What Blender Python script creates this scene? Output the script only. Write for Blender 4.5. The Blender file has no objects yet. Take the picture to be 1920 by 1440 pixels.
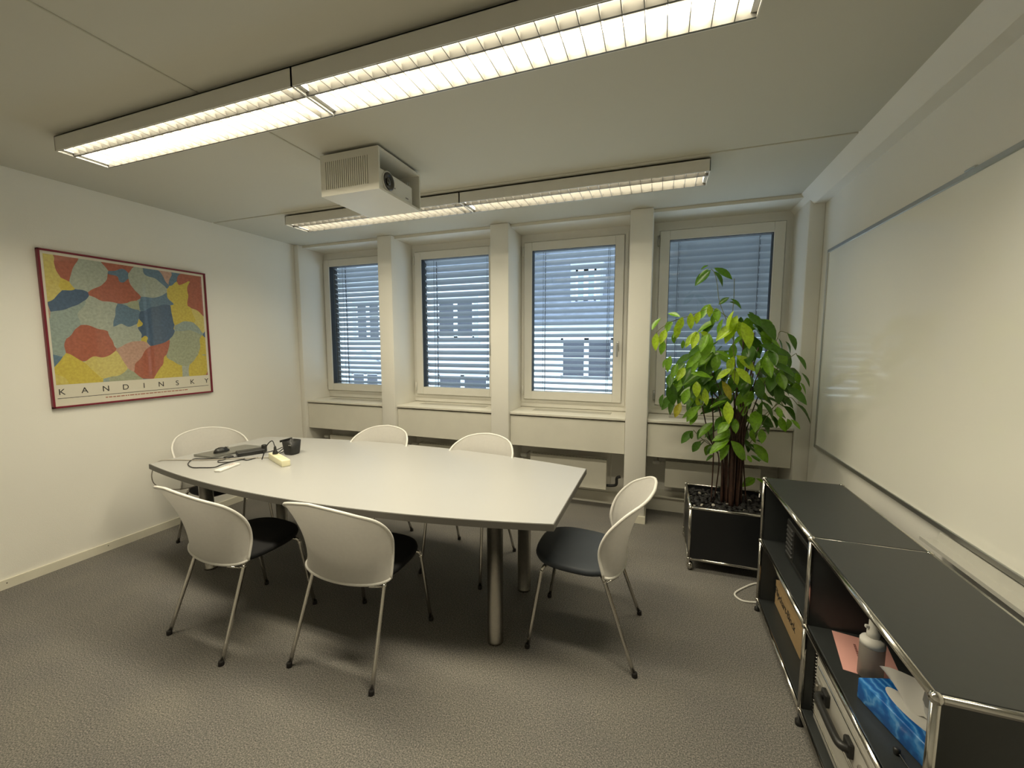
import bpy, bmesh, math, random
from mathutils import Vector, Matrix
random.seed(7)
sc = bpy.context.scene
col = sc.collection
PI = math.pi

# ---------------------------------------------------------------- camera
F_PX, YAW, PITCH, CAM_H = 773.85, -0.34225, -0.095, 1.5
fw = Vector((math.sin(YAW) * math.cos(PITCH), math.cos(YAW) * math.cos(PITCH), math.sin(PITCH)))
rt = Vector((math.cos(YAW), -math.sin(YAW), 0))
up = rt.cross(fw)
cam_data = bpy.data.cameras.new('camera')
cam_data.sensor_width = 36.0
cam_data.lens = F_PX / 1920 * 36.0
cam_data.clip_start = 0.02
cam = bpy.data.objects.new('camera', cam_data)
col.objects.link(cam)
m = Matrix.Identity(4)
for i in range(3):
    m[i][0], m[i][1], m[i][2] = rt[i], up[i], -fw[i]
m[2][3] = CAM_H
cam.matrix_world = m
sc.camera = cam
CAM = Vector((0, 0, CAM_H))

# ---------------------------------------------------------------- overcast sky, exposure
wd = bpy.data.worlds.new('overcast_sky')
sc.world = wd
wd.use_nodes = True
bg = wd.node_tree.nodes['Background']
bg.inputs[0].default_value = (0.72, 0.86, 1.0, 1)
bg.inputs[1].default_value = 2.55
sc.view_settings.view_transform = 'Standard'
sc.view_settings.look = 'None'
sc.view_settings.exposure = 0.37
sc.view_settings.gamma = 1.0
sc.view_settings.use_curve_mapping = False
LAMP_POWER = 20.0            # watts of each area strip in the wide louvre row
LAMP_COLOR = (1.0, 0.90, 0.68)


def ray(u, v):
    return fw + rt * ((u - 960) / F_PX) + up * ((720 - v) / F_PX)


def at_z(u, v, z):
    d = ray(u, v)
    return CAM + d * ((z - CAM_H) / d.z)


def at_y(u, v, y):
    d = ray(u, v)
    return CAM + d * (y / d.y)


# ---------------------------------------------------------------- materials
MATS = {}


def mat(name, color, rough=0.5, metal=0.0, spec=0.5, vary=0.04, vscale=8.0, bump=0.0, bscale=200.0, coat=0.0,
        coat_rough=0.05, emit=None, translucent=0.0, transparent=0.0):
    if name in MATS:
        return MATS[name]
    M = bpy.data.materials.new(name)
    M.use_nodes = True
    nt = M.node_tree
    N, L = nt.nodes, nt.links
    b = N['Principled BSDF']
    tc = N.new('ShaderNodeTexCoord')
    nz = N.new('ShaderNodeTexNoise')
    nz.inputs['Scale'].default_value = vscale
    nz.inputs['Detail'].default_value = 3
    L.new(tc.outputs['Object'], nz.inputs['Vector'])
    rp = N.new('ShaderNodeValToRGB')
    c = Vector(color[:3])
    rp.color_ramp.elements[0].position = 0.3
    rp.color_ramp.elements[1].position = 0.7
    rp.color_ramp.elements[0].color = (*(c * (1 - vary)), 1)
    rp.color_ramp.elements[1].color = (*[min(1, x * (1 + vary)) for x in c], 1)
    L.new(nz.outputs['Fac'], rp.inputs['Fac'])
    L.new(rp.outputs['Color'], b.inputs['Base Color'])
    b.inputs['Roughness'].default_value = rough
    b.inputs['Metallic'].default_value = metal
    b.inputs['Specular IOR Level'].default_value = spec
    b.inputs['Coat Weight'].default_value = coat
    b.inputs['Coat Roughness'].default_value = coat_rough
    if bump:
        n2 = N.new('ShaderNodeTexNoise')
        n2.inputs['Scale'].default_value = bscale
        n2.inputs['Detail'].default_value = 4
        L.new(tc.outputs['Object'], n2.inputs['Vector'])
        bp = N.new('ShaderNodeBump')
        bp.inputs['Strength'].default_value = bump
        bp.inputs['Distance'].default_value = 0.002
        L.new(n2.outputs['Fac'], bp.inputs['Height'])
        L.new(bp.outputs['Normal'], b.inputs['Normal'])
    if emit:
        b.inputs['Emission Color'].default_value = (*emit[:3], 1)
        b.inputs['Emission Strength'].default_value = emit[3]
    out = N['Material Output']
    last = b.outputs[0]
    if translucent:
        t = N.new('ShaderNodeBsdfTranslucent')
        L.new(rp.outputs['Color'], t.inputs['Color'])
        mx = N.new('ShaderNodeMixShader')
        mx.inputs[0].default_value = translucent
        L.new(last, mx.inputs[1])
        L.new(t.outputs[0], mx.inputs[2])
        last = mx.outputs[0]
    if transparent:
        t = N.new('ShaderNodeBsdfTransparent')
        mx = N.new('ShaderNodeMixShader')
        mx.inputs[0].default_value = transparent
        L.new(last, mx.inputs[1])
        L.new(t.outputs[0], mx.inputs[2])
        last = mx.outputs[0]
    L.new(last, out.inputs[0])
    MATS[name] = M
    return M


def glass_mat():
    M = bpy.data.materials.new('window_glass')
    M.use_nodes = True
    nt = M.node_tree
    N, L = nt.nodes, nt.links
    N.remove(N['Principled BSDF'])
    t = N.new('ShaderNodeBsdfTransparent')
    t.inputs[0].default_value = (0.93, 0.97, 1.0, 1)
    g = N.new('ShaderNodeBsdfGlossy')
    g.inputs['Roughness'].default_value = 0.015
    lw = N.new('ShaderNodeLayerWeight')
    pw = N.new('ShaderNodeMath')
    pw.operation = 'POWER'
    pw.inputs[1].default_value = 5.0
    ma = N.new('ShaderNodeMath')
    ma.operation = 'MULTIPLY_ADD'
    ma.inputs[1].default_value = 0.95
    ma.inputs[2].default_value = 0.045
    L.new(lw.outputs['Facing'], pw.inputs[0])
    L.new(pw.outputs[0], ma.inputs[0])
    mx = N.new('ShaderNodeMixShader')
    L.new(ma.outputs[0], mx.inputs[0])
    L.new(t.outputs[0], mx.inputs[1])
    L.new(g.outputs[0], mx.inputs[2])
    L.new(mx.outputs[0], N['Material Output'].inputs[0])
    return M


def carpet_mat():
    M = bpy.data.materials.new('grey_carpet')
    M.use_nodes = True
    nt = M.node_tree
    N, L = nt.nodes, nt.links
    b = N['Principled BSDF']
    tc = N.new('ShaderNodeTexCoord')
    mp = N.new('ShaderNodeMapping')
    mp.inputs['Scale'].default_value = (1, 1, 1)
    L.new(tc.outputs['Object'], mp.inputs[0])
    n1 = N.new('ShaderNodeTexNoise')
    n1.inputs['Scale'].default_value = 190
    n1.inputs['Detail'].default_value = 4
    n1.inputs['Roughness'].default_value = 0.75
    n2 = N.new('ShaderNodeTexNoise')
    n2.inputs['Scale'].default_value = 2.2
    n2.inputs['Detail'].default_value = 5
    L.new(mp.outputs[0], n1.inputs[0])
    L.new(mp.outputs[0], n2.inputs[0])
    r1 = N.new('ShaderNodeValToRGB')
    e = r1.color_ramp.elements
    e[0].position, e[0].color = 0.37, (0.085, 0.083, 0.078, 1)
    e[1].position, e[1].color = 0.66, (0.42, 0.367, 0.33, 1)
    k = r1.color_ramp.elements.new(0.52)
    k.color = (0.205, 0.20, 0.182, 1)
    L.new(n1.outputs['Fac'], r1.inputs[0])
    r2 = N.new('ShaderNodeValToRGB')
    r2.color_ramp.elements[0].position, r2.color_ramp.elements[0].color = 0.35, (0.90, 0.90, 0.92, 1)
    r2.color_ramp.elements[1].position, r2.color_ramp.elements[1].color = 0.65, (1.06, 1.05, 1.02, 1)
    L.new(n2.outputs['Fac'], r2.inputs[0])
    mx = N.new('ShaderNodeMix')
    mx.data_type = 'RGBA'
    mx.blend_type = 'MULTIPLY'
    mx.inputs[0].default_value = 1
    L.new(r1.outputs[0], mx.inputs[6])
    L.new(r2.outputs[0], mx.inputs[7])
    L.new(mx.outputs[2], b.inputs['Base Color'])
    b.inputs['Roughness'].default_value = 0.95
    b.inputs['Specular IOR Level'].default_value = 0.1
    bp = N.new('ShaderNodeBump')
    bp.inputs['Strength'].default_value = 0.6
    bp.inputs['Distance'].default_value = 0.004
    L.new(n1.outputs['Fac'], bp.inputs['Height'])
    L.new(bp.outputs[0], b.inputs['Normal'])
    return M


M_GLASS = glass_mat()
M_CARPET = carpet_mat()
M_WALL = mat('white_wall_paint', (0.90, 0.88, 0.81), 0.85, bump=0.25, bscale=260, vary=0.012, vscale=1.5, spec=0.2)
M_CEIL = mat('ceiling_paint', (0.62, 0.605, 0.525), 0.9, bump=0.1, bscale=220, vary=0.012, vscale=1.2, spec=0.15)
M_TRIM = mat('cream_lacquer', (0.80, 0.775, 0.68), 0.45, bump=0.08, bscale=90, vary=0.02)
M_SKIRT = mat('baseboard_paint', (0.78, 0.745, 0.62), 0.5, vary=0.03)
M_WINFR = mat('window_frame_white', (0.82, 0.80, 0.73), 0.35, vary=0.012)
M_GASKET = mat('black_gasket', (0.012, 0.014, 0.018), 0.6)
M_CHROME = mat('chrome', (0.62, 0.60, 0.56), 0.16, metal=1.0, vary=0.02)
M_STEEL = mat('brushed_steel', (0.50, 0.48, 0.44), 0.25, metal=1.0, vary=0.05, vscale=30)
M_ALU = mat('aluminium', (0.55, 0.55, 0.53), 0.38, metal=1.0, vary=0.03)
M_BLACK = mat('black_plastic', (0.018, 0.018, 0.017), 0.42, vary=0.1)
M_RUBBER = mat('black_rubber', (0.012, 0.010, 0.010), 0.6)
M_WPLAST = mat('white_plastic', (0.80, 0.785, 0.73), 0.4, vary=0.012)

# ---------------------------------------------------------------- mesh builder


class MB:
    def __init__(self):
        self.v, self.f, self.s = [], [], []

    def add(self, vs, fs, smooth=False):
        n = len(self.v)
        self.v += [tuple(p) for p in vs]
        self.f += [tuple(i + n for i in f) for f in fs]
        self.s += [smooth] * len(fs)
        return self

    def box(self, x0, x1, y0, y1, z0, z1):
        v = [(x, y, z) for z in (z0, z1) for y in (y0, y1) for x in (x0, x1)]
        return self.add(v, [(0, 2, 3, 1), (4, 5, 7, 6), (0, 1, 5, 4), (2, 6, 7, 3), (0, 4, 6, 2), (1, 3, 7, 5)])

    def obox(self, c, ax, ay, az):
        """oriented box: centre and three half axes"""
        c, ax, ay, az = Vector(c), Vector(ax), Vector(ay), Vector(az)
        v = [c + ax * x + ay * y + az * z for z in (-1, 1) for y in (-1, 1) for x in (-1, 1)]
        return self.add(v, [(0, 2, 3, 1), (4, 5, 7, 6), (0, 1, 5, 4), (2, 6, 7, 3), (0, 4, 6, 2), (1, 3, 7, 5)])

    def rbox(self, x0, x1, y0, y1, z0, z1, r, seg=2):
        bm = bmesh.new()
        bmesh.ops.create_cube(bm, size=1)
        for v in bm.verts:
            v.co = Vector((x0 + (v.co.x + .5) * (x1 - x0), y0 + (v.co.y + .5) * (y1 - y0), z0 + (v.co.z + .5) * (z1 - z0)))
        bmesh.ops.bevel(bm, geom=bm.edges[:], offset=r, segments=seg, affect='EDGES', profile=0.5)
        bm.verts.index_update()
        self.add([v.co.copy() for v in bm.verts], [[v.index for v in f.verts] for f in bm.faces], seg > 1)
        bm.free()
        return self

    def prism(self, poly, a0, a1, axis='z', smooth=False):
        """polygon (2D) extruded from a0 to a1 along axis"""
        def P(p, a):
            return {'z': (p[0], p[1], a), 'x': (a, p[0], p[1]), 'y': (p[0], a, p[1])}[axis]
        n = len(poly)
        self.add([P(p, a0) for p in poly] + [P(p, a1) for p in poly],
                 [tuple(reversed(range(n))), tuple(range(n, 2 * n))])
        k = len(self.v) - 2 * n
        self.f += [(k + i, k + (i + 1) % n, k + n + (i + 1) % n, k + n + i) for i in range(n)]
        self.s += [smooth] * n
        return self

    def tube(self, pts, r, n=8, closed=False, cap=True):
        pts = [Vector(p) for p in pts]
        rs = r if isinstance(r, (list, tuple)) else [r] * len(pts)
        base = len(self.v)
        prev = None
        k = len(pts)
        for i, p in enumerate(pts):
            if closed:
                t = pts[(i + 1) % k] - pts[i - 1]
            else:
                t = pts[min(i + 1, k - 1)] - pts[max(i - 1, 0)]
            t.normalize()
            if prev is None:
                a = Vector((0, 0, 1)) if abs(t.z) < .9 else Vector((1, 0, 0))
                prev = t.cross(a).normalized()
            nrm = (prev - t * prev.dot(t))
            nrm = nrm.normalized() if nrm.length > 1e-6 else t.orthogonal().normalized()
            prev = nrm
            b = t.cross(nrm)
            for j in range(n):
                a = 2 * PI * j / n
                self.v.append(tuple(p + (nrm * math.cos(a) + b * math.sin(a)) * rs[i]))
        for i in range(k if closed else k - 1):
            for j in range(n):
                a, b2 = base + i * n, base + ((i + 1) % k) * n
                self.f.append((a + j, a + (j + 1) % n, b2 + (j + 1) % n, b2 + j))
                self.s.append(True)
        if cap and not closed:
            self.f += [tuple(base + j for j in reversed(range(n))), tuple(base + (k - 1) * n + j for j in range(n))]
            self.s += [False, False]
        return self

    def lathe(self, prof, c=(0, 0, 0), n=16, axis='z'):
        """profile of (radius, height)"""
        base = len(self.v)
        for r, h in prof:
            for j in range(n):
                a = 2 * PI * j / n
                p = (r * math.cos(a), r * math.sin(a), h)
                if axis == 'x':
                    p = (p[2], p[0], p[1])
                elif axis == 'y':
                    p = (p[0], p[2], p[1])
                self.v.append((c[0] + p[0], c[1] + p[1], c[2] + p[2]))
        for i in range(len(prof) - 1):
            for j in range(n):
                a, b = base + i * n, base + (i + 1) * n
                self.f.append((a + j, a + (j + 1) % n, b + (j + 1) % n, b + j))
                self.s.append(True)
        self.f += [tuple(base + j for j in reversed(range(n))), tuple(base + (len(prof) - 1) * n + j for j in range(n))]
        self.s += [False, False]
        return self

    def ball(self, c, r, n=12, m_=7, sc_=(1, 1, 1)):
        base = len(self.v)
        for i in range(m_ + 1):
            t = PI * i / m_
            for j in range(n):
                a = 2 * PI * j / n
                self.v.append((c[0] + r * sc_[0] * math.sin(t) * math.cos(a), c[1] + r * sc_[1] * math.sin(t) * math.sin(a),
                               c[2] + r * sc_[2] * math.cos(t)))
        for i in range(m_):
            for j in range(n):
                a, b = base + i * n, base + (i + 1) * n
                self.f.append((a + j, b + j, b + (j + 1) % n, a + (j + 1) % n))
                self.s.append(True)
        return self

    def grid(self, rows, smooth=True):
        """rows of equally many points -> surface"""
        base = len(self.v)
        w = len(rows[0])
        for r in rows:
            self.v += [tuple(p) for p in r]
        for i in range(len(rows) - 1):
            for j in range(w - 1):
                a = base + i * w + j
                self.f.append((a, a + 1, a + w + 1, a + w))
                self.s.append(smooth)
        return self

    def mesh(self, name, material, fix=True):
        me = bpy.data.meshes.new(name)
        me.from_pydata(self.v, [], self.f)
        me.polygons.foreach_set('use_smooth', self.s)
        if fix:
            bm = bmesh.new()
            bm.from_mesh(me)
            bmesh.ops.recalc_face_normals(bm, faces=bm.faces[:])
            bm.to_mesh(me)
            bm.free()
        if material:
            me.materials.append(material)
        me.update()
        return me

    def build(self, name, material, parent=None, off=True, label=None):
        """link as ONE object; vertices are world coordinates unless off is False"""
        me = self.mesh(name, material)
        o = bpy.data.objects.new(name, me)
        col.objects.link(o)
        if parent is not None:
            o.parent = parent
            if off:
                r = parent
                while r.parent:
                    r = r.parent
                me.transform(Matrix.Translation(-Vector(r.location)))
        if label:
            o['label'] = label
        return o


def thing(name, label, cat, loc=(0, 0, 0), group=None, rz=0.0):
    o = bpy.data.objects.new(name, None)
    o.empty_display_size = 0.1
    col.objects.link(o)
    o.location = loc
    o.rotation_euler = (0, 0, rz)
    o['label'], o['category'] = label, cat
    if group:
        o['group'] = group
    return o


def struct_root(name, loc=(0, 0, 0)):
    o = bpy.data.objects.new(name, None)
    o.empty_display_size = 0.1
    col.objects.link(o)
    o.location = loc
    o['kind'] = 'structure'
    return o


def struct(name, mb, material):
    o = mb.build(name, material)
    o['kind'] = 'structure'
    return o


def tag(o, label, cat, group=None):
    o['label'], o['category'] = label, cat
    if group:
        o['group'] = group
    return o


def place(mesh, name, parent, loc=(0, 0, 0), rot=None):
    o = bpy.data.objects.new(name, mesh)
    col.objects.link(o)
    o.parent = parent
    o.location = loc
    if rot is not None:
        o.rotation_mode = 'QUATERNION'
        o.rotation_quaternion = rot
    return o


def copy_tree(root, label, loc, rz):
    def cp(o, par):
        c = o.copy()
        col.objects.link(c)
        c.parent = par
        for ch in list(o.children):
            cp(ch, c)
        return c
    r = cp(root, None)
    r['label'] = label
    r.location = loc
    r.rotation_euler = (0, 0, rz)
    return r


def smooth_path(pts, n=6, closed=False):
    P = [Vector(p) for p in pts]
    if closed:
        P = [P[-1]] + P + [P[0], P[1]]
    else:
        P = [P[0] * 2 - P[1]] + P + [P[-1] * 2 - P[-2]]
    out = []
    for i in range(1, len(P) - 2):
        a, b, c, d = P[i - 1:i + 3]
        for k in range(n):
            t = k / n
            out.append(.5 * ((2 * b) + (c - a) * t + (2 * a - 5 * b + 4 * c - d) * t * t + (3 * b - a - 3 * c + d) * t ** 3))
    if not closed:
        out.append(P[-2])
    return out


def text_mesh(body, size, material, name='lettering', extrude=0.0004, bold=False):
    cu = bpy.data.curves.new('text', 'FONT')
    cu.body = body
    cu.size = size
    cu.extrude = extrude
    cu.align_x = 'CENTER'
    o = bpy.data.objects.new('text', cu)
    col.objects.link(o)
    dg = bpy.context.evaluated_depsgraph_get()
    me = bpy.data.meshes.new_from_object(o.evaluated_get(dg))
    bpy.data.objects.remove(o)
    bpy.data.curves.remove(cu)
    me.materials.clear()
    me.materials.append(material)
    me.name = name
    return me


# ================================================================ ROOM SHELL
XL, XR, YW, H, YB = -3.76, 1.055, 3.52, 2.57, -0.55
WY = 3.90                                   # inner face of the wall under the windows
OPEN = [(-3.70, -2.678), (-2.516, -1.463), (-1.288, -0.251), (-0.077, 0.96)]
GLASS = [(-3.614, -2.842), (-2.392, -1.620), (-1.172, -0.398), (0.054, 0.826)]
GZ0, GZ1 = 1.046, 2.389

struct('floor', MB().box(XL - .2, XR + .2, YB - .2, WY + .25, -0.15, 0.0), M_CARPET)

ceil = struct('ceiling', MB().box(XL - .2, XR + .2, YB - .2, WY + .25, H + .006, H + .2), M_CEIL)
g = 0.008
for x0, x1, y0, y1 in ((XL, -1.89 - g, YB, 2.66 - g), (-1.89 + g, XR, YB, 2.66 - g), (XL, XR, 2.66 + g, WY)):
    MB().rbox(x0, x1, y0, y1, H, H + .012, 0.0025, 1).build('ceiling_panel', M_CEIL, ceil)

struct('wall_left', MB().box(XL - .2, XL, YB - .2, WY + .25, 0, H + .01), M_WALL)
struct('wall_right', MB().box(XR, XR + .2, YB - .2, WY + .25, 0, H + .01), M_WALL)
struct('wall_back', MB().box(XL, XR, YB - .2, YB, 0, H + .01), M_WALL)
bl = struct('baseboard_left', MB().box(XL, XL + .012, YB, YW, 0, .058), M_SKIRT)
for u, v in ((13, 1093), (203, 1023), (351, 969)):
    d = ray(u, v)
    p = CAM + d * ((XL + .012) / d.x)
    MB().lathe([(.0035, 0), (.0035, .002)], (XL + .011, p.y, p.z), 8, 'x').build('nail', M_STEEL, bl)
struct('baseboard_right', MB().box(XR - .012, XR, YB, YW, 0, .058), M_SKIRT)

# boxed strip under the ceiling along the right wall
struct('trim_1', MB().prism([(0.915, H + .004), (XR + .01, H + .004), (XR + .01, 2.478), (0.985, 2.478), (0.978, 2.484)], YB, WY, 'y'), M_WALL)
# lintel strip above the windows
tr2 = MB()
for a, b in OPEN:
    tr2.box(a - .01, b + .01, 3.58, WY + .1, 2.546, H + .004)
struct('trim_2', tr2, M_TRIM)

# window wall with its pillars
ww = MB()
ww.box(XL, XR, WY, WY + .22, 0, .93)
ww.box(XL, XR, WY + .02, WY + .22, 2.50, H)
edges = [XL] + [e for ab in OPEN for e in ab] + [XR]
for i in range(0, len(edges), 2):
    ww.box(edges[i], edges[i + 1], WY + .02, WY + .22, .93, 2.50)
wall_w = struct('wall_window', ww, M_WALL)
for i in range(0, len(edges), 2):
    x0, x1 = edges[i], edges[i + 1]
    p = MB().rbox(x0, x1, YW, WY + .05, 0, H, .006, 2).build('pillar', M_WALL, wall_w)
    if 0 < i < len(edges) - 2:
        MB().box(x0 - .008, x1 + .008, YW - .008, WY, 0, .062).build('pillar_baseboard', M_SKIRT, p)
M_RADDARK = mat('grey_wall_paint', (0.55, 0.53, 0.48), 0.85, vary=0.03)
for k, (a, b) in enumerate(OPEN):
    MB().rbox(a + .004, b - .004, 3.556, 3.574, .572, .846, .002, 1).build('parapet_panel', M_TRIM, wall_w)
    hh = .19 if k == 3 else .11
    MB().box(a, b, WY - .03, WY, 0, hh).build('skirting_board', M_TRIM, wall_w)
    MB().tube([(a, WY - .05, .135), (b, WY - .05, .135)], .011, 8).build('heating_pipe', M_TRIM, wall_w)

# windows
M_GRILLE = mat('sill_grille', (0.55, 0.53, 0.46), 0.5)
hand = None
for k, ((a, b), (g0, g1)) in enumerate(zip(OPEN, GLASS)):
    w = struct_root('window_%d' % (k + 1), ((a + b) / 2, WY, .88))
    fr = MB()
    fx0, fx1, fz0, fz1 = max(a, g0 - .118), min(b, g1 + .118), .905, 2.515
    for x0, x1, z0, z1 in ((a - .002, g0 - .06, .89, 2.548), (g1 + .06, b + .002, .89, 2.548), (g0 - .06, g1 + .06, GZ1 + .06, 2.548), (g0 - .06, g1 + .06, .89, GZ0 - .06)):
        fr.box(x0, x1, WY - .012, WY + .07, z0, z1)
    fr.build('frame', M_WINFR, w)
    st = MB()
    for q, (pad, y) in enumerate(((.108, WY - .022),)):
        for x0, x1, z0, z1 in ((max(a, g0 - pad), g0 - .084, GZ0 - pad, GZ1 + pad), (g1 + .084, min(b, g1 + pad), GZ0 - pad, GZ1 + pad), (g0 - .084, g1 + .084, GZ1 + .084, GZ1 + pad), (g0 - .084, g1 + .084, GZ0 - pad, GZ0 - .084)):
            st.box(x0, x1, y, WY, z0, z1)
    st.build('frame_rebate', M_WINFR, w)
    sa = MB()
    for x0, x1, z0, z1 in ((g0 - .078, g0, GZ0 - .078, GZ1 + .078), (g1, g1 + .078, GZ0 - .078, GZ1 + .078), (g0, g1, GZ1, GZ1 + .078), (g0, g1, GZ0 - .078, GZ0)):
        sa.rbox(x0, x1, WY - .042, WY + .04, z0, z1, .003, 1)
    sash = sa.build('sash', M_WINFR, w)
    gk = MB()
    t = .004
    for x0, x1, z0, z1 in ((g0, g0 + t, GZ0, GZ1), (g1 - t, g1, GZ0, GZ1), (g0, g1, GZ1 - t, GZ1)):
        gk.box(x0, x1, WY - .03, WY + .035, z0, z1)
    gk.build('gasket', M_GASKET, sash)
    MB().box(g0 + .001, g1 - .001, WY - .004, WY, GZ0 + .001, GZ1 - .001).build('glass_pane', M_GLASS, sash)
    for z in (GZ0 - .04, GZ1 - .05):
        MB().tube([(g0 - .089, WY - .04, z), (g0 - .089, WY - .04, z + .09)], .008, 8).build('hinge', M_ALU if k == 3 else M_WINFR, sash)
    hx = g1 + .038
    hm = MB()
    hm.rbox(hx - .013, hx + .013, WY - .052, WY - .042, 1.44, 1.53, .004, 2)
    hm.tube(smooth_path([(hx, WY - .05, 1.505), (hx, WY - .085, 1.505), (hx, WY - .092, 1.49), (hx, WY - .09, 1.39)], 4), [.009] * 12 + [.008], 8)
    hm.build('handle', M_ALU, sash)
    # sill
    s = MB().rbox(a + .001, b - .001, 3.545, WY, .860, .882, .003, 1).build('window_sill', M_TRIM, w)
    gl = MB()
    gx0, gx1 = a + .17, b - .14
    for i in range(14):
        y = 3.70 + i * .009
        gl.box(gx0, gx1, y, y + .005, .882, .8835)
    gl.build('vent_grille', M_GRILLE, s)

# external venetian blinds, one tilt each
M_SLAT = mat('blind_slat_grey', (0.37, 0.40, 0.43), 0.42, vary=0.03)
M_CORD = mat('blind_cord', (0.03, 0.035, 0.05), 0.8)
BLIND = [(.057, 33, 'beside the left wall'), (.069, 37, 'between first and second pillar'), (.059, 26, 'in the window with the visible handle'),
         (.059, 50, 'almost shut behind the tall plant')]
for k, ((g0, g1), (pitch, tilt, where)) in enumerate(zip(GLASS, BLIND)):
    yc = WY + .13
    r = thing('venetian_blind', ('grey external slatted blind outside the window ' if k < 3 else 'grey external slatted blind ') + where,
              'blind', ((g0 + g1) / 2, yc, 1.0), 'external venetian blinds')
    x0, x1 = g0 - .05 - (g0 + g1) / 2, g1 + .05 - (g0 + g1) / 2
    wd_ = .074 if pitch < .065 else .08
    sm = MB()
    rows = []
    for i in range(5):
        q = (i / 4 - .5) * wd_
        bow = .009 * (1 - (2 * i / 4 - 1) ** 2)
        ca, sa_ = math.cos(math.radians(tilt)), math.sin(math.radians(tilt))
        # outer edge (+y) lower
        rows.append([(x, q * ca + bow * sa_, -q * sa_ + bow * ca) for x in (x0, x1)])
    sm.grid(rows)
    slat = sm.mesh('slat', M_SLAT, fix=False)
    n = int((2.52 - 0.99) / pitch)
    for i in range(n):
        place(slat, 'slat', r, (0, 0, .0 + i * pitch))
    for x in (g0 + .075, g1 - .075):
        for dy in (-.036, .036):
            MB().tube([(x, yc + dy, .97), (x, yc + dy, 2.55)], .0016, 5).build('ladder_cord', M_CORD, r)
        MB().box(x + .012, x + .0135, yc - .006, yc + .006, .97, 2.55).build('lift_tape', M_CORD, r)
    MB().box(g0 - .05, g1 + .05, yc - .035, yc + .035, .955, .975).build('bottom_rail', M_SLAT, r)
    MB().box(g0 - .05, g1 + .05, yc - .035, yc + .035, 2.535, 2.60).build('head_rail', M_SLAT, r)
    for x in (g0 - .06, g1 + .06):
        MB().box(x - .012, x + .012, yc - .02, yc + .02, .95, 2.6).build('guide_rail', M_GASKET, r)

# radiators under the sills
RADW = ['at the left end, below the sill beside the left wall', 'behind the two far chairs under the sill', 'beside the third pillar, right of the table end',
        'behind the black planter']
for k, (a, b) in enumerate(OPEN):
    z0, z1 = (.28, .51) if k == 3 else (.19, .468)
    x0, x1 = a + .155, b - .165
    r = thing('radiator', 'cream flat panel radiator ' + RADW[k], 'radiator', ((a + b) / 2, 3.73, z0), 'radiators under the window sills')
    MB().rbox(x0, x1, 3.70, 3.715, z0, z1, .003, 1).build('front_panel', M_TRIM, r)
    MB().rbox(x0, x1, 3.765, 3.78, z0, z1, .003, 1).build('rear_panel', M_TRIM, r)
    gr = MB()
    for i in range(24):
        x = x0 + .01 + (x1 - x0 - .02) * i / 23
        gr.box(x - .003, x + .003, 3.714, 3.766, z0 + .01, z1 - .012)
    gr.build('convector_fins', mat('radiator_fins', (.16, .155, .14), .6), r)
    MB().tube([(x0 + .02, 3.74, z1 - .03), (x0 - .06, 3.74, z1 - .03), (x0 - .06, 3.88, z1 - .03)], .009, 8).build('inlet_pipe', M_TRIM, r)
    MB().lathe([(.016, -.03), (.02, -.02), (.02, .02), (.012, .035)], (x0 - .075, 3.735, z1 - .03), 12, 'x').build('thermostat_valve', M_WPLAST, r)
    if k == 2:
        vp = MB().tube(smooth_path([(x1 - .01, 3.74, z0 + .03), (x1 + .05, 3.74, z0 + .035), (x1 + .085, 3.74, z0 + .05), (x1 + .09, 3.74, z0 + .11), (x1 + .12, 3.74, z0 + .125)], 4), .013, 8)
        vp.build('return_valve', M_BLACK, r)
        MB().tube([(x1 + .03, 3.77, z0 + .04), (x1 + .035, 3.77, .60)], .003, 6).build('drain_line', M_TRIM, r)
    for x in (x0 + .1, x1 - .1):
        MB().box(x - .012, x + .012, 3.78, WY, z0 + .05, z1 - .05).build('wall_bracket', M_TRIM, r)

# ================================================================ HOUSES ACROSS THE STREET
FY = 16.0
M_FAC_A = mat('white_render', (0.82, 0.85, 0.86), 0.9, vary=0.02, vscale=.6)
M_FAC_B = mat('cream_render', (0.84, 0.82, 0.70), 0.9, vary=0.02, vscale=.6)
M_STONE = mat('grey_stone', (0.48, 0.50, 0.52), 0.9, vary=0.08, vscale=3)
M_ROOF = mat('slate_roof', (0.20, 0.22, 0.26), 0.7, vary=0.18, vscale=4, bump=.5, bscale=6)
M_PANE = mat('dark_pane', (0.05, 0.055, 0.07), 0.15, vary=0.1, vscale=1)
M_PANEB = mat('curtained_pane', (0.35, 0.42, 0.52), 0.2, vary=0.1, vscale=1)
M_OFRAME = mat('house_window_white', (0.80, 0.83, 0.86), 0.6)


def house_window(root, x0, x1, z0, z1, surround, pane, y=FY, bars=2, sill=True):
    f = MB()
    t = .09
    for a, b, c, d in ((x0 - .16, x0, z0 - .1, z1 + .16), (x1, x1 + .16, z0 - .1, z1 + .16), (x0, x1, z1, z1 + .16)):
        f.box(a, b, y - .08, y + .05, c, d)
    if sill:
        f.box(x0 - .25, x1 + .25, y - .2, y + .05, z0 - .22, z0 - .08)
    wn = f.build('window', surround, root)
    MB().box(x0, x1, y - .005, y + .04, z0, z1).build('pane', pane, wn)
    fr = MB()
    xm = (x0 + x1) / 2
    for a, b, c, d in ((x0, x0 + t, z0, z1), (x1 - t, x1, z0, z1), (x0, x1, z1 - t, z1), (x0, x1, z0, z0 + t), (xm - .09, xm + .09, z0, z1)):
        fr.box(a, b, y - .045, y, c, d)
    for i in range(1, bars + 1):
        z = z0 + (z1 - z0) * i / (bars + 1)
        fr.box(x0, x1, y - .03, y, z - .025, z + .025)
    fr.build('casement', M_OFRAME, wn)
    return wn


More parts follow.
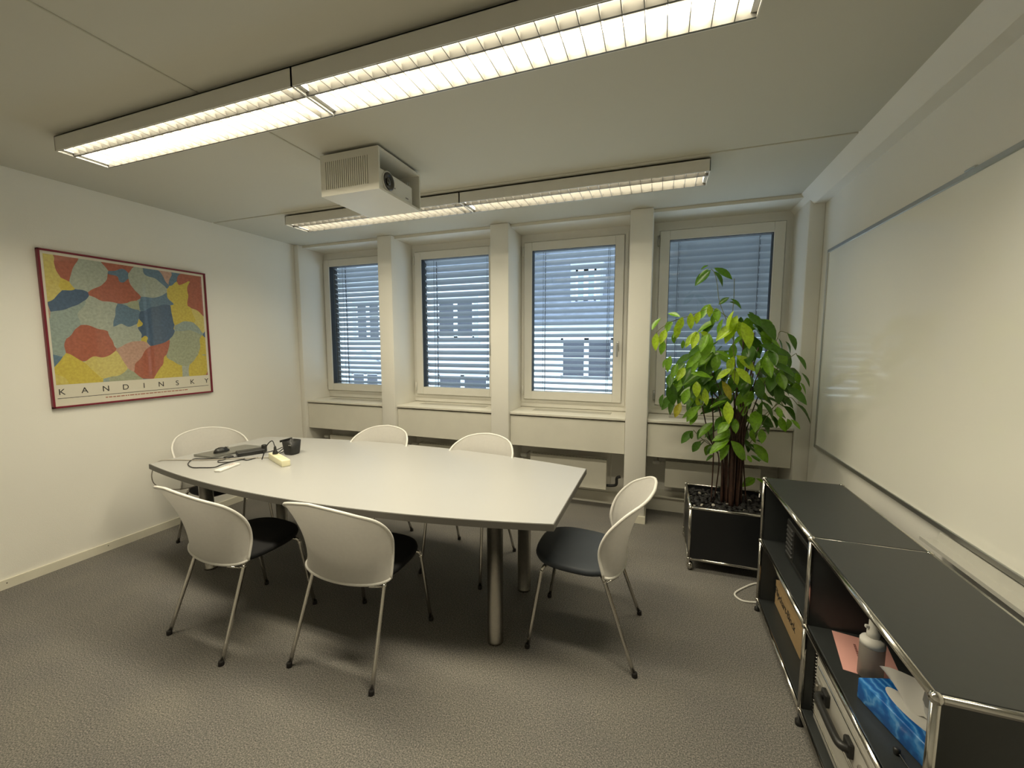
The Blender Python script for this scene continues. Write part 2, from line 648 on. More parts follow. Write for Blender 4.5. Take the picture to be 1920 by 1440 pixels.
ha = thing('town_house', 'white rendered house across the street seen through the left blinds', 'house', (-13, FY + 3, -9))
MB().box(-24, -5.35, FY, FY + 8, -9, 4.15).build('wall', M_FAC_A, ha)
MB().box(-24, -5.3, FY - .35, FY + .1, 4.12, 4.42).build('cornice', M_STONE, ha)
MB().box(-24, -5.35, FY - .12, FY + .02, .82, 1.05).build('string_course', M_OFRAME, ha)
rf = MB().prism([(FY - .4, 4.42), (FY + 4, 7.6), (FY + 8.4, 4.42)], -24, -5.3, 'x').build('roof', M_ROOF, ha)
for x in (-20.5, -16.9, -12.9, -8.3):
    MB().box(x - .75, x + .75, FY + .35, FY + 2.2, 4.8, 6.1).build('dormer', M_FAC_A, rf)
for x0, x1 in ((-22.1, -20.5), (-17.75, -16.1), (-13.45, -12.1), (-9.13, -7.37)):
    house_window(ha, x0, x1, 1.77, 3.36, M_STONE, M_PANE)
for x0, x1 in ((-22.1, -20.5), (-17.75, -16.1), (-13.8, -12.25), (-9.15, -6.75)):
    wn = house_window(ha, x0, x1, -1.5, .2, M_STONE, M_PANE)
    if x0 == -13.8:
        MB().prism([(x0 - .4, .5), (x1 + .4, .5), ((x0 + x1) / 2, 1.25)], FY - .2, FY + .05, 'y').build('pediment', M_STONE, wn)

hb = thing('low_eaved_house', 'cream house with slate roof and dormer across the street, seen through third window', 'house', (2, FY + 3, -9))
MB().box(-5.3, 12, FY, FY + 8, -9, 2.15).build('wall', M_FAC_B, hb)
MB().box(-5.3, 12, FY - .45, FY + .1, 2.05, 2.35).build('eave_gutter', M_STONE, hb)
rb = MB().prism([(FY - .5, 2.35), (FY + 4, 7.4), (FY + 8.5, 2.35)], -5.3, 12, 'x').build('roof', M_ROOF, hb)
# tile courses: real laps along the slope
tl = MB()
for i in range(16):
    t0 = i / 16
    y, z = FY - .5 + 4.5 * t0, 2.35 + 5.05 * t0
    tl.prism([(y, z), (y, z + .07), (y + .29, z + .35), (y + .29, z + .31)], -5.3, 12, 'x')
o = tl.build('roof_tiles', M_ROOF, rb)
o['kind'] = 'stuff'
for x in (-2.75, 2.2, 7.0):
    MB().box(x - .62, x + .62, FY + .25, FY + 3, 2.9, 4.7).build('dormer', M_STONE, rb)
    house_window(hb, x - .4, x + .4, 3.15, 4.4, M_STONE, M_PANEB, FY + .25, 0, False)
for x in (-2.65, 2.3, 7.1):
    house_window(hb, x - 1.0, x + 1.0, .2, 1.75, M_OFRAME, M_PANE, bars=1)

# ================================================================ CEILING LIGHTS
M_HOUS = mat('luminaire_housing', (0.78, 0.765, 0.71), 0.45, vary=0.01)
M_LOUV = mat('louvre_aluminium', (0.125, 0.121, 0.109), 0.35, vary=0.01)
M_END = mat('lamp_socket', (0.6, 0.6, 0.58), 0.5)
LZ0, LZ1 = 2.489, 2.560
LROWS = [(1.305, 1.532, -2.951, -1.365, 0.249), (2.697, 2.938, -2.957, -1.354, 0.241)]
LLAB = [('long louvred ceiling light nearest the camera, left section ending near left wall', 'long louvred ceiling light nearest the camera, right section cut by the top edge'),
        ('louvred ceiling light nearer the windows, left section behind the projector box', 'louvred ceiling light nearer the windows, right section right of the projector box')]
for (y0, y1, xa, xm, xb), labs, gain in zip(LROWS, LLAB, (1.42, 0.62)):
    for (x0, x1), lab in zip(((xa, xm - .0007), (xm + .0007, xb)), labs):
        r = thing('ceiling_light', lab, 'ceiling light', ((x0 + x1) / 2, (y0 + y1) / 2, H), 'louvred ceiling lights')
        hs = MB()
        t = .004
        hs.box(x0, x1, y0, y1, LZ1 - .004, LZ1)
        hs.box(x0, x1, y0, y0 + t, LZ0, LZ1)
        hs.box(x0, x1, y1 - t, y1, LZ0, LZ1)
        hs.box(x0, x0 + t, y0, y1, LZ0, LZ1)
        hs.box(x1 - t, x1, y0, y1, LZ0, LZ1)
        hs.build('housing', M_HOUS, r)
        MB().box(x0 + .1, x1 - .1, (y0 + y1) / 2 - .06, (y0 + y1) / 2 + .06, LZ1, H + .001).build('mounting_rail', M_GASKET, r)
        wdt = y1 - y0
        yd = y0 + .32 * wdt
        # lengthwise divider and far reflector lip
        MB().prism([(yd - .004, LZ0), (yd + .004, LZ0), (yd + .016, LZ0 + .034), (yd - .016, LZ0 + .034)], x0 + t, x1 - t, 'x').build('centre_reflector', M_LOUV, r)
        MB().prism([(y1 - t, LZ0), (y1 - .012, LZ0), (y1 - .03, LZ0 + .05), (y1 - t, LZ0 + .05)], x0 + t, x1 - t, 'x').build('side_reflector', M_LOUV, r)
        MB().prism([(y0 + t, LZ0), (y0 + .008, LZ0), (y0 + .012, LZ0 + .05), (y0 + t, LZ0 + .05)], x0 + t, x1 - t, 'x').build('side_reflector', M_LOUV, r)
        n = 25
        bl_ = MB()
        bl_.prism([(-.0014, 0), (.0014, 0), (.003, .020), (-.003, .020)], y0 + t - (y0 + y1) / 2, y1 - t - (y0 + y1) / 2, 'y')
        blade = bl_.mesh('blade', M_LOUV)
        for i in range(1, n):
            place(blade, 'blade', r, (x0 + (x1 - x0) * i / n - (x0 + x1) / 2, 0, LZ0 + .001 - H))
        for xe in (x0 + t, x1 - t - .018):
            MB().box(xe, xe + .018, y0 + t, y1 - t, LZ0 + .012, LZ1 - .004).build('lamp_socket', M_END, r)
        for yc, sz, pw in (((yd + y1) / 2 - .004, .125, LAMP_POWER * gain), ((y0 + yd) / 2, .05, LAMP_POWER * .45 * gain)):
            ld = bpy.data.lights.new('fluorescent_tube', 'AREA')
            ld.shape = 'RECTANGLE'
            ld.size, ld.size_y = (x1 - x0) - .06, sz
            ld.energy = pw
            ld.color = LAMP_COLOR
            lo = bpy.data.objects.new('fluorescent_tube', ld)
            col.objects.link(lo)
            lo.parent = r
            lo.location = (0, yc - (y0 + y1) / 2, LZ1 - .012 - H)

# ================================================================ PROJECTOR BOX
M_PBOX = mat('projector_box_paint', (0.76, 0.74, 0.66), 0.5, vary=0.01)
bx0, bx1, by0, by1, bz0 = -1.83, -1.44, 1.925, 2.335, 2.332
r = thing('projector_housing', 'cream ceiling box with slotted front, open at its right side', 'projector box', ((bx0 + bx1) / 2, (by0 + by1) / 2, H))
MB().box(bx0, bx1, by0, by1, bz0, bz0 + .012).build('bottom_panel', M_PBOX, r)
MB().box(bx0 + .03, bx1 - .02, by0 + .03, by1 - .03, 2.552, H + .001).build('mounting_plate', M_GASKET, r)
MB().box(bx0, bx1, by0, by1, 2.540, 2.553).build('top_panel', M_PBOX, r)
MB().box(bx0, bx0 + .012, by0, by1, bz0 + .012, 2.54).build('side_panel', M_PBOX, r)
for yy in (by0, by1 - .012):
    gp = MB()
    sx0, sx1, sz0, sz1 = -1.795, -1.50, 2.367, 2.515
    za, zb = bz0 + .012, 2.54
    for a, b, c, d in ((bx0 + .012, sx0, za, zb), (sx1, bx1, za, zb), (sx0, sx1, za, sz0), (sx0, sx1, sz1, zb)):
        gp.box(a, b, yy, yy + .012, c, d)
    n = 21
    st = (sx1 - sx0) / n
    for i in range(n):
        gp.box(sx0 + i * st + st * .32, sx0 + (i + 1) * st, yy, yy + .012, sz0, sz1)
    gp.build('slotted_panel', M_PBOX, r)
p = thing('projector', 'white projector with round black lens inside the ceiling box', 'projector', (-1.60, 2.115, bz0 + .012))
MB().rbox(-1.745, -1.462, 1.952, 2.282, bz0 + .018, 2.462, .012, 3).build('body', M_WPLAST, p)
for x in (-1.7, -1.5):
    for y in (1.99, 2.24):
        MB().lathe([(.012, 0), (.012, .01)], (x, y, bz0 + .012), 10).build('foot', M_BLACK, p)
lens = MB().lathe([(.054, -.004), (.054, .006), (.049, .008), (.0465, .0)], (-1.462, 2.034, 2.408), 28, 'x').build('lens_ring', M_WPLAST, p)
MB().lathe([(.047, 0), (.047, .010), (.036, .009), (.030, .004), (.021, .004)], (-1.462, 2.034, 2.408), 28, 'x').build('lens', mat('lens_black', (.006, .005, .006), .15, coat=.6), lens)
MB().lathe([(.021, 0), (.018, .005), (.001, .008)], (-1.458, 2.034, 2.408), 20, 'x').build('front_element', mat('lens_glass', (.01, .01, .014), .05, coat=1), lens)
MB().box(-1.4622, -1.461, 2.095, 2.101, 2.389, 2.397).build('sensor_window', M_BLACK, p)
MB().box(-1.4622, -1.461, 2.205, 2.232, 2.372, 2.379).build('nameplate', mat('nameplate_grey', (.25, .25, .25), .5), p)

# ================================================================ CONFERENCE TABLE
M_TOP = mat('table_laminate', (0.42, 0.418, 0.405), 0.32, vary=0.008, vscale=3)
M_EDGE = mat('table_edge_grey', (0.135, 0.128, 0.112), 0.5)
TC = (-1.774, 2.125)
tb = thing('conference_table', 'large boat-shaped white conference table with dark edge and steel column legs', 'table', (TC[0], TC[1], 0))


def table_outline(inset, n=28):
    P = []
    L2 = 1.364 - inset
    for s in (-1, 1):
        for i in range(n + 1):
            t = -1 + 2 * i / n
            x = t * L2 * (1 if s < 0 else -1)
            P.append((TC[0] + x, TC[1] + s * (.60 - .170 * (x / 1.364) ** 2 - inset)))
    return P


MB().prism(table_outline(.0), .687, .7175, 'z').build('table_edge', M_EDGE, tb)
MB().prism(table_outline(.0035), .700, .7200, 'z').build('table_top', M_TOP, tb)
lm = MB().lathe([(.041, 0), (.041, .012), (.040, .014), (.040, .672), (.06, .674), (.06, .687)], (0, 0, 0), 24).mesh('leg', M_STEEL)
for x in (-.74, -2.808):
    for y in (1.826, 2.300 if x > -1 else 2.39):
        place(lm, 'leg', tb, (x - TC[0], y - TC[1], 0))
MB().box(-2.9, -.65, 2.08, 2.13, .655, .687).build('under_beam', M_STEEL, tb)

# ================================================================ CHAIRS
M_MESH = mat('white_mesh_back', (0.76, 0.74, 0.70), 0.55, vary=0.02, vscale=60, bump=.35, bscale=900, translucent=.38, transparent=.08)
M_RIM = mat('white_chair_rim', (0.76, 0.74, 0.69), 0.4)
M_SEAT = mat('black_seat_fabric', (0.012, 0.012, 0.013), 0.85, spec=.25, bump=.3, bscale=500)
M_SEATB = mat('slate_seat_fabric', (0.035, 0.042, 0.052), 0.6, spec=.4, bump=.2, bscale=500)
OUT = [(.240, -.110, .447), (.238, -.088, .553), (.254, -.120, .655), (.245, -.194, .742), (.188, -.275, .798), (.103, -.312, .826), (0, -.322, .838)]


def make_chair(label, seat_mat):
    r = thing('mesh_back_chair', label, 'chair', (0, 0, 0), 'white shell-back chairs around the table')
    half = smooth_path(OUT, 6)                        # right corner -> top centre
    nn = len(half)
    outline = half + [Vector((-p.x, p.y, p.z)) for p in reversed(half[:-1])]
    nc = len(outline)
    bot = []
    for i in range(nc):
        t = PI * (i / (nc - 1))
        k = math.sin(t)
        bot.append(Vector((.240 * math.cos(t), -.110 - .082 * k, .447 - .022 * k)))
    rows = []
    NR = 12
    for j in range(NR + 1):
        s = j / NR
        row = []
        for i in range(nc):
            a, b = bot[i], outline[i]
            p = a.lerp(b, s)
            w = math.sin(PI * i / (nc - 1)) ** 1.5
            side = math.sin(2 * PI * i / (nc - 1)) if False else 0
            q = 4 * s * (1 - s)
            p = p + Vector((0, .034 * w * q, 0))
            row.append(p)
        rows.append(row)
    th = MB().grid(rows)
    rows2 = [[p + Vector((0, .005, 0)) for p in row] for row in rows]
    th.grid([list(reversed(q)) for q in rows2])
    back = th.build('backrest', M_MESH, r)
    MB().tube(outline, .0075, 8).build('rim', M_RIM, back)
    MB().tube([p + Vector((0, 0, .002)) for p in bot], .006, 8).build('lower_rim', M_RIM, back)
    # seat pad
    pol = []
    for i in range(40):
        a = 2 * PI * i / 40
        c, s = math.cos(a), math.sin(a)
        ex = 2.9
        x = .222 * abs(c) ** (2 / ex) * (1 if c > 0 else -1)
        y = .035 + (.222 if s > 0 else .20) * abs(s) ** (2 / ex) * (1 if s > 0 else -1)
        if y < -.02:
            x *= 1 - .12 * ((-.02 - y) / .15) ** 2
        pol.append((x, y))
    sm = MB()
    rings = []
    for k, (sc_, z) in enumerate(((.90, .422), (.975, .426), (1.0, .438), (.985, .450), (.93, .456), (.6, .452), (.2, .449))):
        rings.append([(x * sc_, .035 + (y - .035) * sc_, z + (.012 * (y / .25) if k < 5 else .006 * (y / .25))) for x, y in pol + [pol[0]]])
    sm.grid(rings)
    n0 = len(sm.v) - 41
    sm.f.append(tuple(range(n0, n0 + 40)))
    sm.s.append(True)
    sm.f.append(tuple(reversed(range(0, 40))))
    sm.s.append(False)
    sm.build('seat', seat_mat, r)
    for sx in (-1, 1):
        fp = smooth_path([(sx * .12, .15, .425), (sx * .185, .178, .424), (sx * .203, .190, .405), (sx * .207, .198, .36), (sx * .2205, .254, .015)], 5)
        lg = MB().tube(fp, .0095, 10).build('front_leg', M_CHROME, r)
        MB().lathe([(.012, 0), (.013, .004), (.0125, .018), (.0105, .022)], (sx * .221, .256, 0), 12).build('glide', M_RUBBER, lg)
        bp = smooth_path([(sx * .12, -.06, .425), (sx * .190, -.098, .424), (sx * .205, -.112, .408), (sx * .208, -.124, .375), (sx * .2315, -.252, .015)], 5)
        lg = MB().tube(bp, .0095, 10).build('rear_leg', M_CHROME, r)
        MB().lathe([(.012, 0), (.013, .004), (.0125, .018), (.0105, .022)], (sx * .232, -.256, 0), 12).build('glide', M_RUBBER, lg)
        MB().tube([(sx * .205, -.115, .40), (sx * .165, -.168, .425)], .0045, 6).build('back_bracket', M_CHROME, r)
    fr = MB()
    fr.tube([(-.14, .15, .418), (.14, .15, .418)], .009, 8).tube([(-.14, -.06, .418), (.14, -.06, .418)], .009, 8)
    fr.tube([(-.12, .15, .418), (-.12, -.07, .418)], .009, 8).tube([(.12, .15, .418), (.12, -.07, .418)], .009, 8)
    fr.build('seat_frame', M_BLACK, r)
    return r


chair = make_chair('white shell-back chair with black seat, near side of table, second from left', M_SEAT)
chair.location, chair.rotation_euler = (-1.353, 1.60, 0), (0, 0, 0)
copy_tree(chair, 'leftmost near-side white chair with black seat, turned slightly from the table', (-2.093, 1.525, 0), math.radians(-6.9))
copy_tree(chair, 'far-side white chair whose back stands before the first pillar', (-2.06, 2.485, 0), math.radians(183))
copy_tree(chair, 'far-side white chair whose back stands before the second pillar', (-1.2, 2.48, 0), math.radians(176))
copy_tree(chair, 'white chair at the table head near the left wall', (-3.105, 2.16, 0), math.radians(-101.5))
chair2 = make_chair('white shell-back chair with slate blue seat at the right table end', M_SEATB)
chair2.location, chair2.rotation_euler = (-.316, 2.055, 0), (0, 0, PI / 2)

# ================================================================ WHITEBOARD
M_BOARD = mat('whiteboard_enamel', (0.95, 0.94, 0.86), 0.10, vary=0.008, vscale=2)
bxf, by_a, by_b, bza, bzb = 1.034, 0.92, 3.358, .793, 2.127
r = thing('whiteboard', 'large white enamel whiteboard in aluminium frame on the right wall', 'whiteboard', (XR, (by_a + by_b) / 2, bza))
MB().box(bxf + .004, bxf + .012, by_a + .012, by_b - .012, bza + .012, bzb - .012).build('writing_surface', M_BOARD, r)
MB().box(bxf + .012, XR, by_a + .03, by_b - .03, bza + .03, bzb - .03).build('backing', M_GASKET, r)
for y0, y1, z0, z1 in ((by_a, by_b, bzb - .022, bzb), (by_a, by_b, bza, bza + .022), (by_a, by_a + .016, bza, bzb), (by_b - .016, by_b, bza, bzb)):
    MB().rbox(bxf - .003, XR - .004, y0, y1, z0, z1, .002, 1).build('frame_rail', M_ALU, r)
tr = MB().prism([(bxf - .002, .790), (bxf - .002, .770), (bxf - .012, .752), (bxf - .066, .752), (bxf - .066, .766), (bxf - .062, .766), (bxf - .062, .757), (bxf - .014, .757), (bxf - .006, .790)], 1.0, 1.97, 'y')
tr.build('pen_tray', mat('tray_aluminium', (.56, .55, .50), .4, vary=.02), r)
MB().rbox(bxf - .006, bxf + .006, 1.985, 2.04, bzb - .002, bzb + .006, .002, 1).build('mounting_clip', M_ALU, r)

# ================================================================ FRAMED POSTER
M_RED = mat('dark_red_frame', (0.20, 0.012, 0.03), 0.4)
M_PAPER = mat('poster_paper', (0.74, 0.70, 0.58), 0.6, vary=0.01, coat=.8, coat_rough=.03)


def poster_mat():
    """plain abstract field of soft colours: generic stand-in for the printed picture"""
    M = bpy.data.materials.new('abstract_colour_fields')
    M.use_nodes = True
    nt = M.node_tree
    N, L = nt.nodes, nt.links
    b = N['Principled BSDF']
    tc = N.new('ShaderNodeTexCoord')
    nz = N.new('ShaderNodeTexNoise')
    nz.inputs['Scale'].default_value = 3.0
    L.new(tc.outputs['Object'], nz.inputs[0])
    ad = N.new('ShaderNodeVectorMath')
    ad.operation = 'MULTIPLY_ADD'
    ad.inputs[1].default_value = (.30, .30, .30)
    L.new(nz.outputs['Color'], ad.inputs[0])
    L.new(tc.outputs['Object'], ad.inputs[2])
    vo = N.new('ShaderNodeTexVoronoi')
    vo.inputs['Scale'].default_value = 5.2
    vo.inputs['Randomness'].default_value = 1.0
    L.new(ad.outputs[0], vo.inputs['Vector'])
    sp = N.new('ShaderNodeSeparateColor')
    L.new(vo.outputs['Color'], sp.inputs[0])
    rp = N.new('ShaderNodeValToRGB')
    rp.color_ramp.interpolation = 'CONSTANT'
    cols = [(.60, .48, .075), (.12, .20, .28), (.30, .37, .33), (.62, .53, .16), (.07, .12, .20), (.40, .44, .36), (.36, .39, .26), (.62, .52, .14), (.40, .12, .07), (.52, .32, .24)]
    el = rp.color_ramp.elements
    while len(el) < len(cols):
        el.new(.5)
    for i, c in enumerate(cols):
        el[i].position = i / len(cols)
        el[i].color = (*c, 1)
    L.new(sp.outputs[0], rp.inputs[0])
    n2 = N.new('ShaderNodeTexNoise')
    n2.inputs['Scale'].default_value = 60
    n2.inputs['Detail'].default_value = 6
    L.new(tc.outputs['Object'], n2.inputs[0])
    mx = N.new('ShaderNodeMix')
    mx.data_type = 'RGBA'
    mx.blend_type = 'OVERLAY'
    mx.inputs[0].default_value = .35
    L.new(rp.outputs[0], mx.inputs[6])
    L.new(n2.outputs['Fac'], mx.inputs[7])
    L.new(mx.outputs[2], b.inputs['Base Color'])
    b.inputs['Roughness'].default_value = .6
    b.inputs['Coat Weight'].default_value = .8
    b.inputs['Coat Roughness'].default_value = .03
    return M


py0, py1, pz0, pz1 = 1.517, 2.551, 1.079, 2.114
r = thing('framed_poster', 'red framed abstract art poster with spaced capital lettering along the bottom', 'poster', (XL, (py0 + py1) / 2, pz0))
for y0, y1, z0, z1 in ((py0, py1, pz1 - .012, pz1), (py0, py1, pz0, pz0 + .012), (py0, py0 + .012, pz0, pz1), (py1 - .012, py1, pz0, pz1)):
    MB().rbox(XL, XL + .026, y0, y1, z0, z1, .002, 1).build('frame_bar', M_RED, r)
MB().box(XL, XL + .014, py0 + .01, py1 - .01, pz0 + .01, pz1 - .01).build('paper', M_PAPER, r)
MB().box(XL + .014, XL + .0146, py0 + .028, py1 - .03, pz0 + .155, pz1 - .03).build('printed_picture', poster_mat(), r)
M_INK = mat('print_ink', (.03, .028, .025), .6)
M_INKR = mat('print_ink_red', (.40, .15, .10), .6)
ROTP = Matrix(((0, 0, 1, 0), (1, 0, 0, 0), (0, 1, 0, 0), (0, 0, 0, 1))).to_quaternion()
for i, ch in enumerate('KANDINSKY'):
    yl = py0 + .052 + (py1 - py0 - .098) * i / 8
    place(text_mesh(ch, .056, M_INK), 'letter', r, (.0148, yl - (py0 + py1) / 2, .088), ROTP)
MB().box(XL + .014, XL + .0144, py0 + .028, py1 - .03, pz0 + .062, pz0 + .0655).build('rule_line', M_INK, r)
dm = MB()
x = py0 + .28
random.seed(3)
while x < py1 - .22:
    wdt = random.uniform(.008, .03)
    dm.box(XL + .014, XL + .0143, x, x + wdt, pz0 + .040, pz0 + .047)
    x += wdt + .005
dm.build('small_print', M_INKR, r)

# ================================================================ MODULAR SHELF
M_PANEL = mat('anthracite_panel', (0.030, 0.033, 0.033), 0.34, vary=0.05, vscale=40)
SX, SY, SZ = .5676, 2.5476, .0646
sh = thing('modular_shelf', 'low black modular shelf with chrome tube frame along the right wall', 'shelf', (SX + .175, SY - .75, 0))
NX = [SX, SX + .35]
NY = [SY, SY - .75, SY - 1.5]
NZ = [SZ, SZ + .35, SZ + .70]
bmesh_ball = MB().ball((0, 0, 0), .0135, 14, 9).mesh('ball_connector', M_CHROME)
rr = .0093


def rel(p):
    return (p[0] - sh.location[0], p[1] - sh.location[1], p[2])


for x in NX:
    for y in NY:
        for z in NZ:
            place(bmesh_ball, 'ball_connector', sh, rel((x, y, z)))
        for z in NZ[:2]:
            MB().tube([(x, y, z), (x, y, z + .35)], rr, 12).build('upright_tube', M_CHROME, sh)
        MB().lathe([(.014, 0), (.014, .018), (.006, .022), (.006, SZ)], (x, y, 0), 12).build('foot', M_BLACK, sh)
    for z in NZ:
        for y in NY[1:]:
            MB().tube([(x, y, z), (x, y + .75, z)], rr, 12).build('long_tube', M_CHROME, sh)
for y in NY:
    for z in NZ:
        MB().tube([(NX[0], y, z), (NX[1], y, z)], rr, 12).build('depth_tube', M_CHROME, sh)
t = .004
for y in NY[1:]:
    for z, nm in zip(NZ, ('bottom_panel', 'middle_panel', 'top_panel')):
        MB().rbox(NX[0] + t, NX[1] - t, y + t, y + .75 - t, z - .004, z + .0095, .002, 1).build(nm, M_PANEL, sh)
    for z in NZ[:2]:
        MB().box(NX[1] - .005, NX[1] + .004, y + t, y + .75 - t, z + t, z + .35 - t).build('back_panel', M_PANEL, sh)
for y in NY:
    for z in NZ[:2]:
        MB().box(NX[0] + t, NX[1] - t, y - .004, y + .004, z + t, z + .35 - t).build('side_panel', M_PANEL, sh)

zs = NZ[1] + .0096
zb = NZ[0] + .0096
# black electronic device
r = thing('amplifier', 'black electronic device with ribbed cooling slots on the upper shelf', 'device', (.76, 2.19, zs))
MB().rbox(.64, .89, 2.0, 2.375, zs + .006, zs + .20, .004, 1).build('case', M_BLACK, r)
for i in range(7):
    z = zs + .03 + i * .022
    MB().rbox(.634, .645, 2.27, 2.36, z, z + .012, .003, 1).build('cooling_rib', mat('rib_grey', (.05, .05, .05), .4), r)
MB().box(.6385, .642, 2.02, 2.25, zs + .03, zs + .18).build('front_plate', mat('gloss_black', (.004, .004, .004), .2), r)
for x in (.66, .87):
    for y in (2.03, 2.345):
        MB().lathe([(.01, 0), (.01, .007)], (x, y, zs), 8).build('foot', M_RUBBER, r)
# flip-chart cardboard box
M_CARD = mat('brown_cardboard', (0.44, 0.30, 0.15), 0.8, vary=0.05, vscale=20)
r = thing('cardboard_box', 'long brown cardboard box with black lettering on the lower shelf', 'box', (.72, 2.31, zb))
MB().rbox(.645, .80, 2.085, 2.525, zb, zb + .135, .003, 1).build('carton', M_CARD, r)
MB().box(.6445, .72, 2.085, 2.525, zb + .1345, zb + .1365).build('flap', M_CARD, r)
q = Matrix(((0, 0, -1, 0), (-1, 0, 0, 0), (0, 1, 0, 0), (0, 0, 0, 1))).to_quaternion()
place(text_mesh('Flipchart-Block', .058, M_INK), 'lettering', r, (.644 - .72, 2.345 - 2.31, .068), q)
# aluminium case
r = thing('aluminium_case', 'silver aluminium flight case with black handle on the lower shelf', 'case', (.73, 1.48, zb))
MB().rbox(.60, .87, 1.20, 1.765, zb, zb + .125, .006, 2).build('lower_half', mat('case_aluminium', (.62, .60, .54), .4, metal=.25, vary=.04), r)
MB().rbox(.60, .87, 1.20, 1.765, zb + .129, zb + .255, .006, 2).build('upper_half', MATS['case_aluminium'], r)
for z in (zb + .03, zb + .118, zb + .128, zb + .225):
    MB().rbox(.596, .604, 1.205, 1.76, z, z + .009, .002, 1).build('edge_rail', M_CHROME, r)
hd = MB().tube(smooth_path([(.600, 1.655, zb + .18), (.572, 1.645, zb + .18), (.566, 1.60, zb + .18), (.566, 1.50, zb + .18), (.572, 1.455, zb + .18), (.600, 1.445, zb + .18)], 4), .013, 8)
hd.build('handle', M_BLACK, r)
for y in (1.645, 1.455):
    MB().rbox(.585, .602, y - .022, y + .022, zb + .155, zb + .205, .004, 1).build('handle_mount', M_BLACK, r)
for y in (1.715, 1.37):
    MB().rbox(.590, .602, y - .022, y + .022, zb + .085, zb + .19, .004, 1).build('latch', M_CHROME, r)
    MB().rbox(.586, .592, y - .006, y + .006, zb + .15, zb + .17, .002, 1).build('latch_button', M_STEEL, r)
# spiral-bound folder
r = thing('spiral_binder', 'thin black spiral-bound folder standing beside the aluminium case', 'folder', (.7, 1.783, zb))
MB().rbox(.605, .84, 1.774, 1.792, zb, zb + .315, .003, 1).build('cover', M_BLACK, r)
for i in range(22):
    z = zb + .02 + i * .0135
    MB().tube([(.606 + .0055 * math.cos(a), 1.783 + .010 * math.sin(a), z) for a in [k * PI / 3 for k in range(6)]], .0016, 5, closed=True).build('spiral_ring', M_CHROME, r)
# pink leaflet
M_PINK = mat('pink_paper', (0.70, 0.36, 0.31), 0.7, vary=0.02)
r = thing('pink_leaflet', 'pink paper leaflet lying under the spray bottle', 'leaflet', (.70, 1.66, zs))
A, B, Cc, D = [Vector((*p, 0)) for p in ((.647, 1.785), (.609, 1.572), (.764, 1.543), (.802, 1.756))]
MB().prism([tuple(p[:2]) for p in (A, B, Cc, D)], zs, zs + .0012, 'z').build('sheet', M_PINK, r)
mk = MB()
ex = (B - A).normalized()
ey = (D - A).normalized()
random.seed(5)
pos = .05
while pos < .17:
    l_ = random.uniform(.004, .011)
    p = A + ey * .058 + ex * (pos + l_ / 2)
    mk.obox((p.x, p.y, zs + .0013), ex * (l_ / 2), ey * .0035, (0, 0, .0001))
    pos += l_ + .0022
mk.build('printed_line', mat('leaflet_ink', (.22, .08, .07), .7), r)
# spray bottle
M_CLEAR = mat('translucent_plastic', (0.42, 0.41, 0.37), 0.25, vary=0.03, transparent=.25, translucent=.3)
bc = (.678, 1.565)
r = thing('spray_bottle', 'small cloudy plastic spray bottle with white nozzle cap', 'bottle', (bc[0], bc[1], zs))
MB().lathe([(.028, .0012), (.033, .004), (.033, .118), (.031, .128), (.018, .138), (.016, .142)], (*bc, zs), 24).build('body', M_CLEAR, r)
MB().lathe([(.0335, .112), (.0335, .126), (.030, .132), (.019, .140)], (*bc, zs), 24).build('collar', M_WPLAST, r)
MB().lathe([(.0175, .138), (.0175, .16), (.0135, .163), (.0135, .192), (.012, .196)], (*bc, zs), 20).build('nozzle_cap', M_WPLAST, r)
MB().rbox(bc[0] - .024, bc[0] - .010, bc[1] - .005, bc[1] + .005, zs + .166, zs + .176, .002, 1).build('spray_tip', M_WPLAST, r)
# tissue box
d1, d2 = Vector((.296, -.955, 0)), Vector((.955, .296, 0))
o0 = Vector((.603, 1.458, zs))
r = thing('tissue_box', 'blue patterned tissue box with a white tissue pulled out', 'tissue box', tuple(o0 + d1 * .12 + d2 * .058))
mb_ = bpy.data.materials.new('blue_print_foil')
mb_.use_nodes = True
N_, L_ = mb_.node_tree.nodes, mb_.node_tree.links
b_ = N_['Principled BSDF']
tc_ = N_.new('ShaderNodeTexCoord')
wv = N_.new('ShaderNodeTexWave')
wv.inputs['Scale'].default_value = 14
wv.inputs['Distortion'].default_value = 9
wv.inputs['Detail'].default_value = 3
L_.new(tc_.outputs['Object'], wv.inputs[0])
rp_ = N_.new('ShaderNodeValToRGB')
e_ = rp_.color_ramp.elements
e_[0].position, e_[0].color = .25, (.012, .10, .36, 1)
e_[1].position, e_[1].color = 1.0, (.10, .30, .62, 1)
k_ = e_.new(.85)
k_.color = (.03, .19, .52, 1)
L_.new(wv.outputs['Fac'], rp_.inputs[0])
L_.new(rp_.outputs[0], b_.inputs['Base Color'])
b_.inputs['Roughness'].default_value = .25
c0 = o0 + d1 * .12 + d2 * .058 + Vector((0, 0, .0325))
bmx = MB().rbox(-.12, .12, -.058, .058, -.0325, .0325, .004, 2)
R_ = Matrix((d1, d2, Vector((0, 0, 1)))).transposed()
bmx.v = [tuple(c0 + R_ @ Vector(v)) for v in bmx.v]
bmx.build('carton', mb_, r)
M_TISS = mat('white_tissue', (0.80, 0.78, 0.73), 0.8, vary=0.03, translucent=.3)
ov = MB().prism([(.085 * math.cos(a), .030 * math.sin(a)) for a in [2 * PI * k / 28 for k in range(28)]], .0325, .0332)
ov.v = [tuple(c0 + R_ @ Vector(v)) for v in ov.v]
ov.build('opening', M_TISS, r)
ts = MB()
rows = []
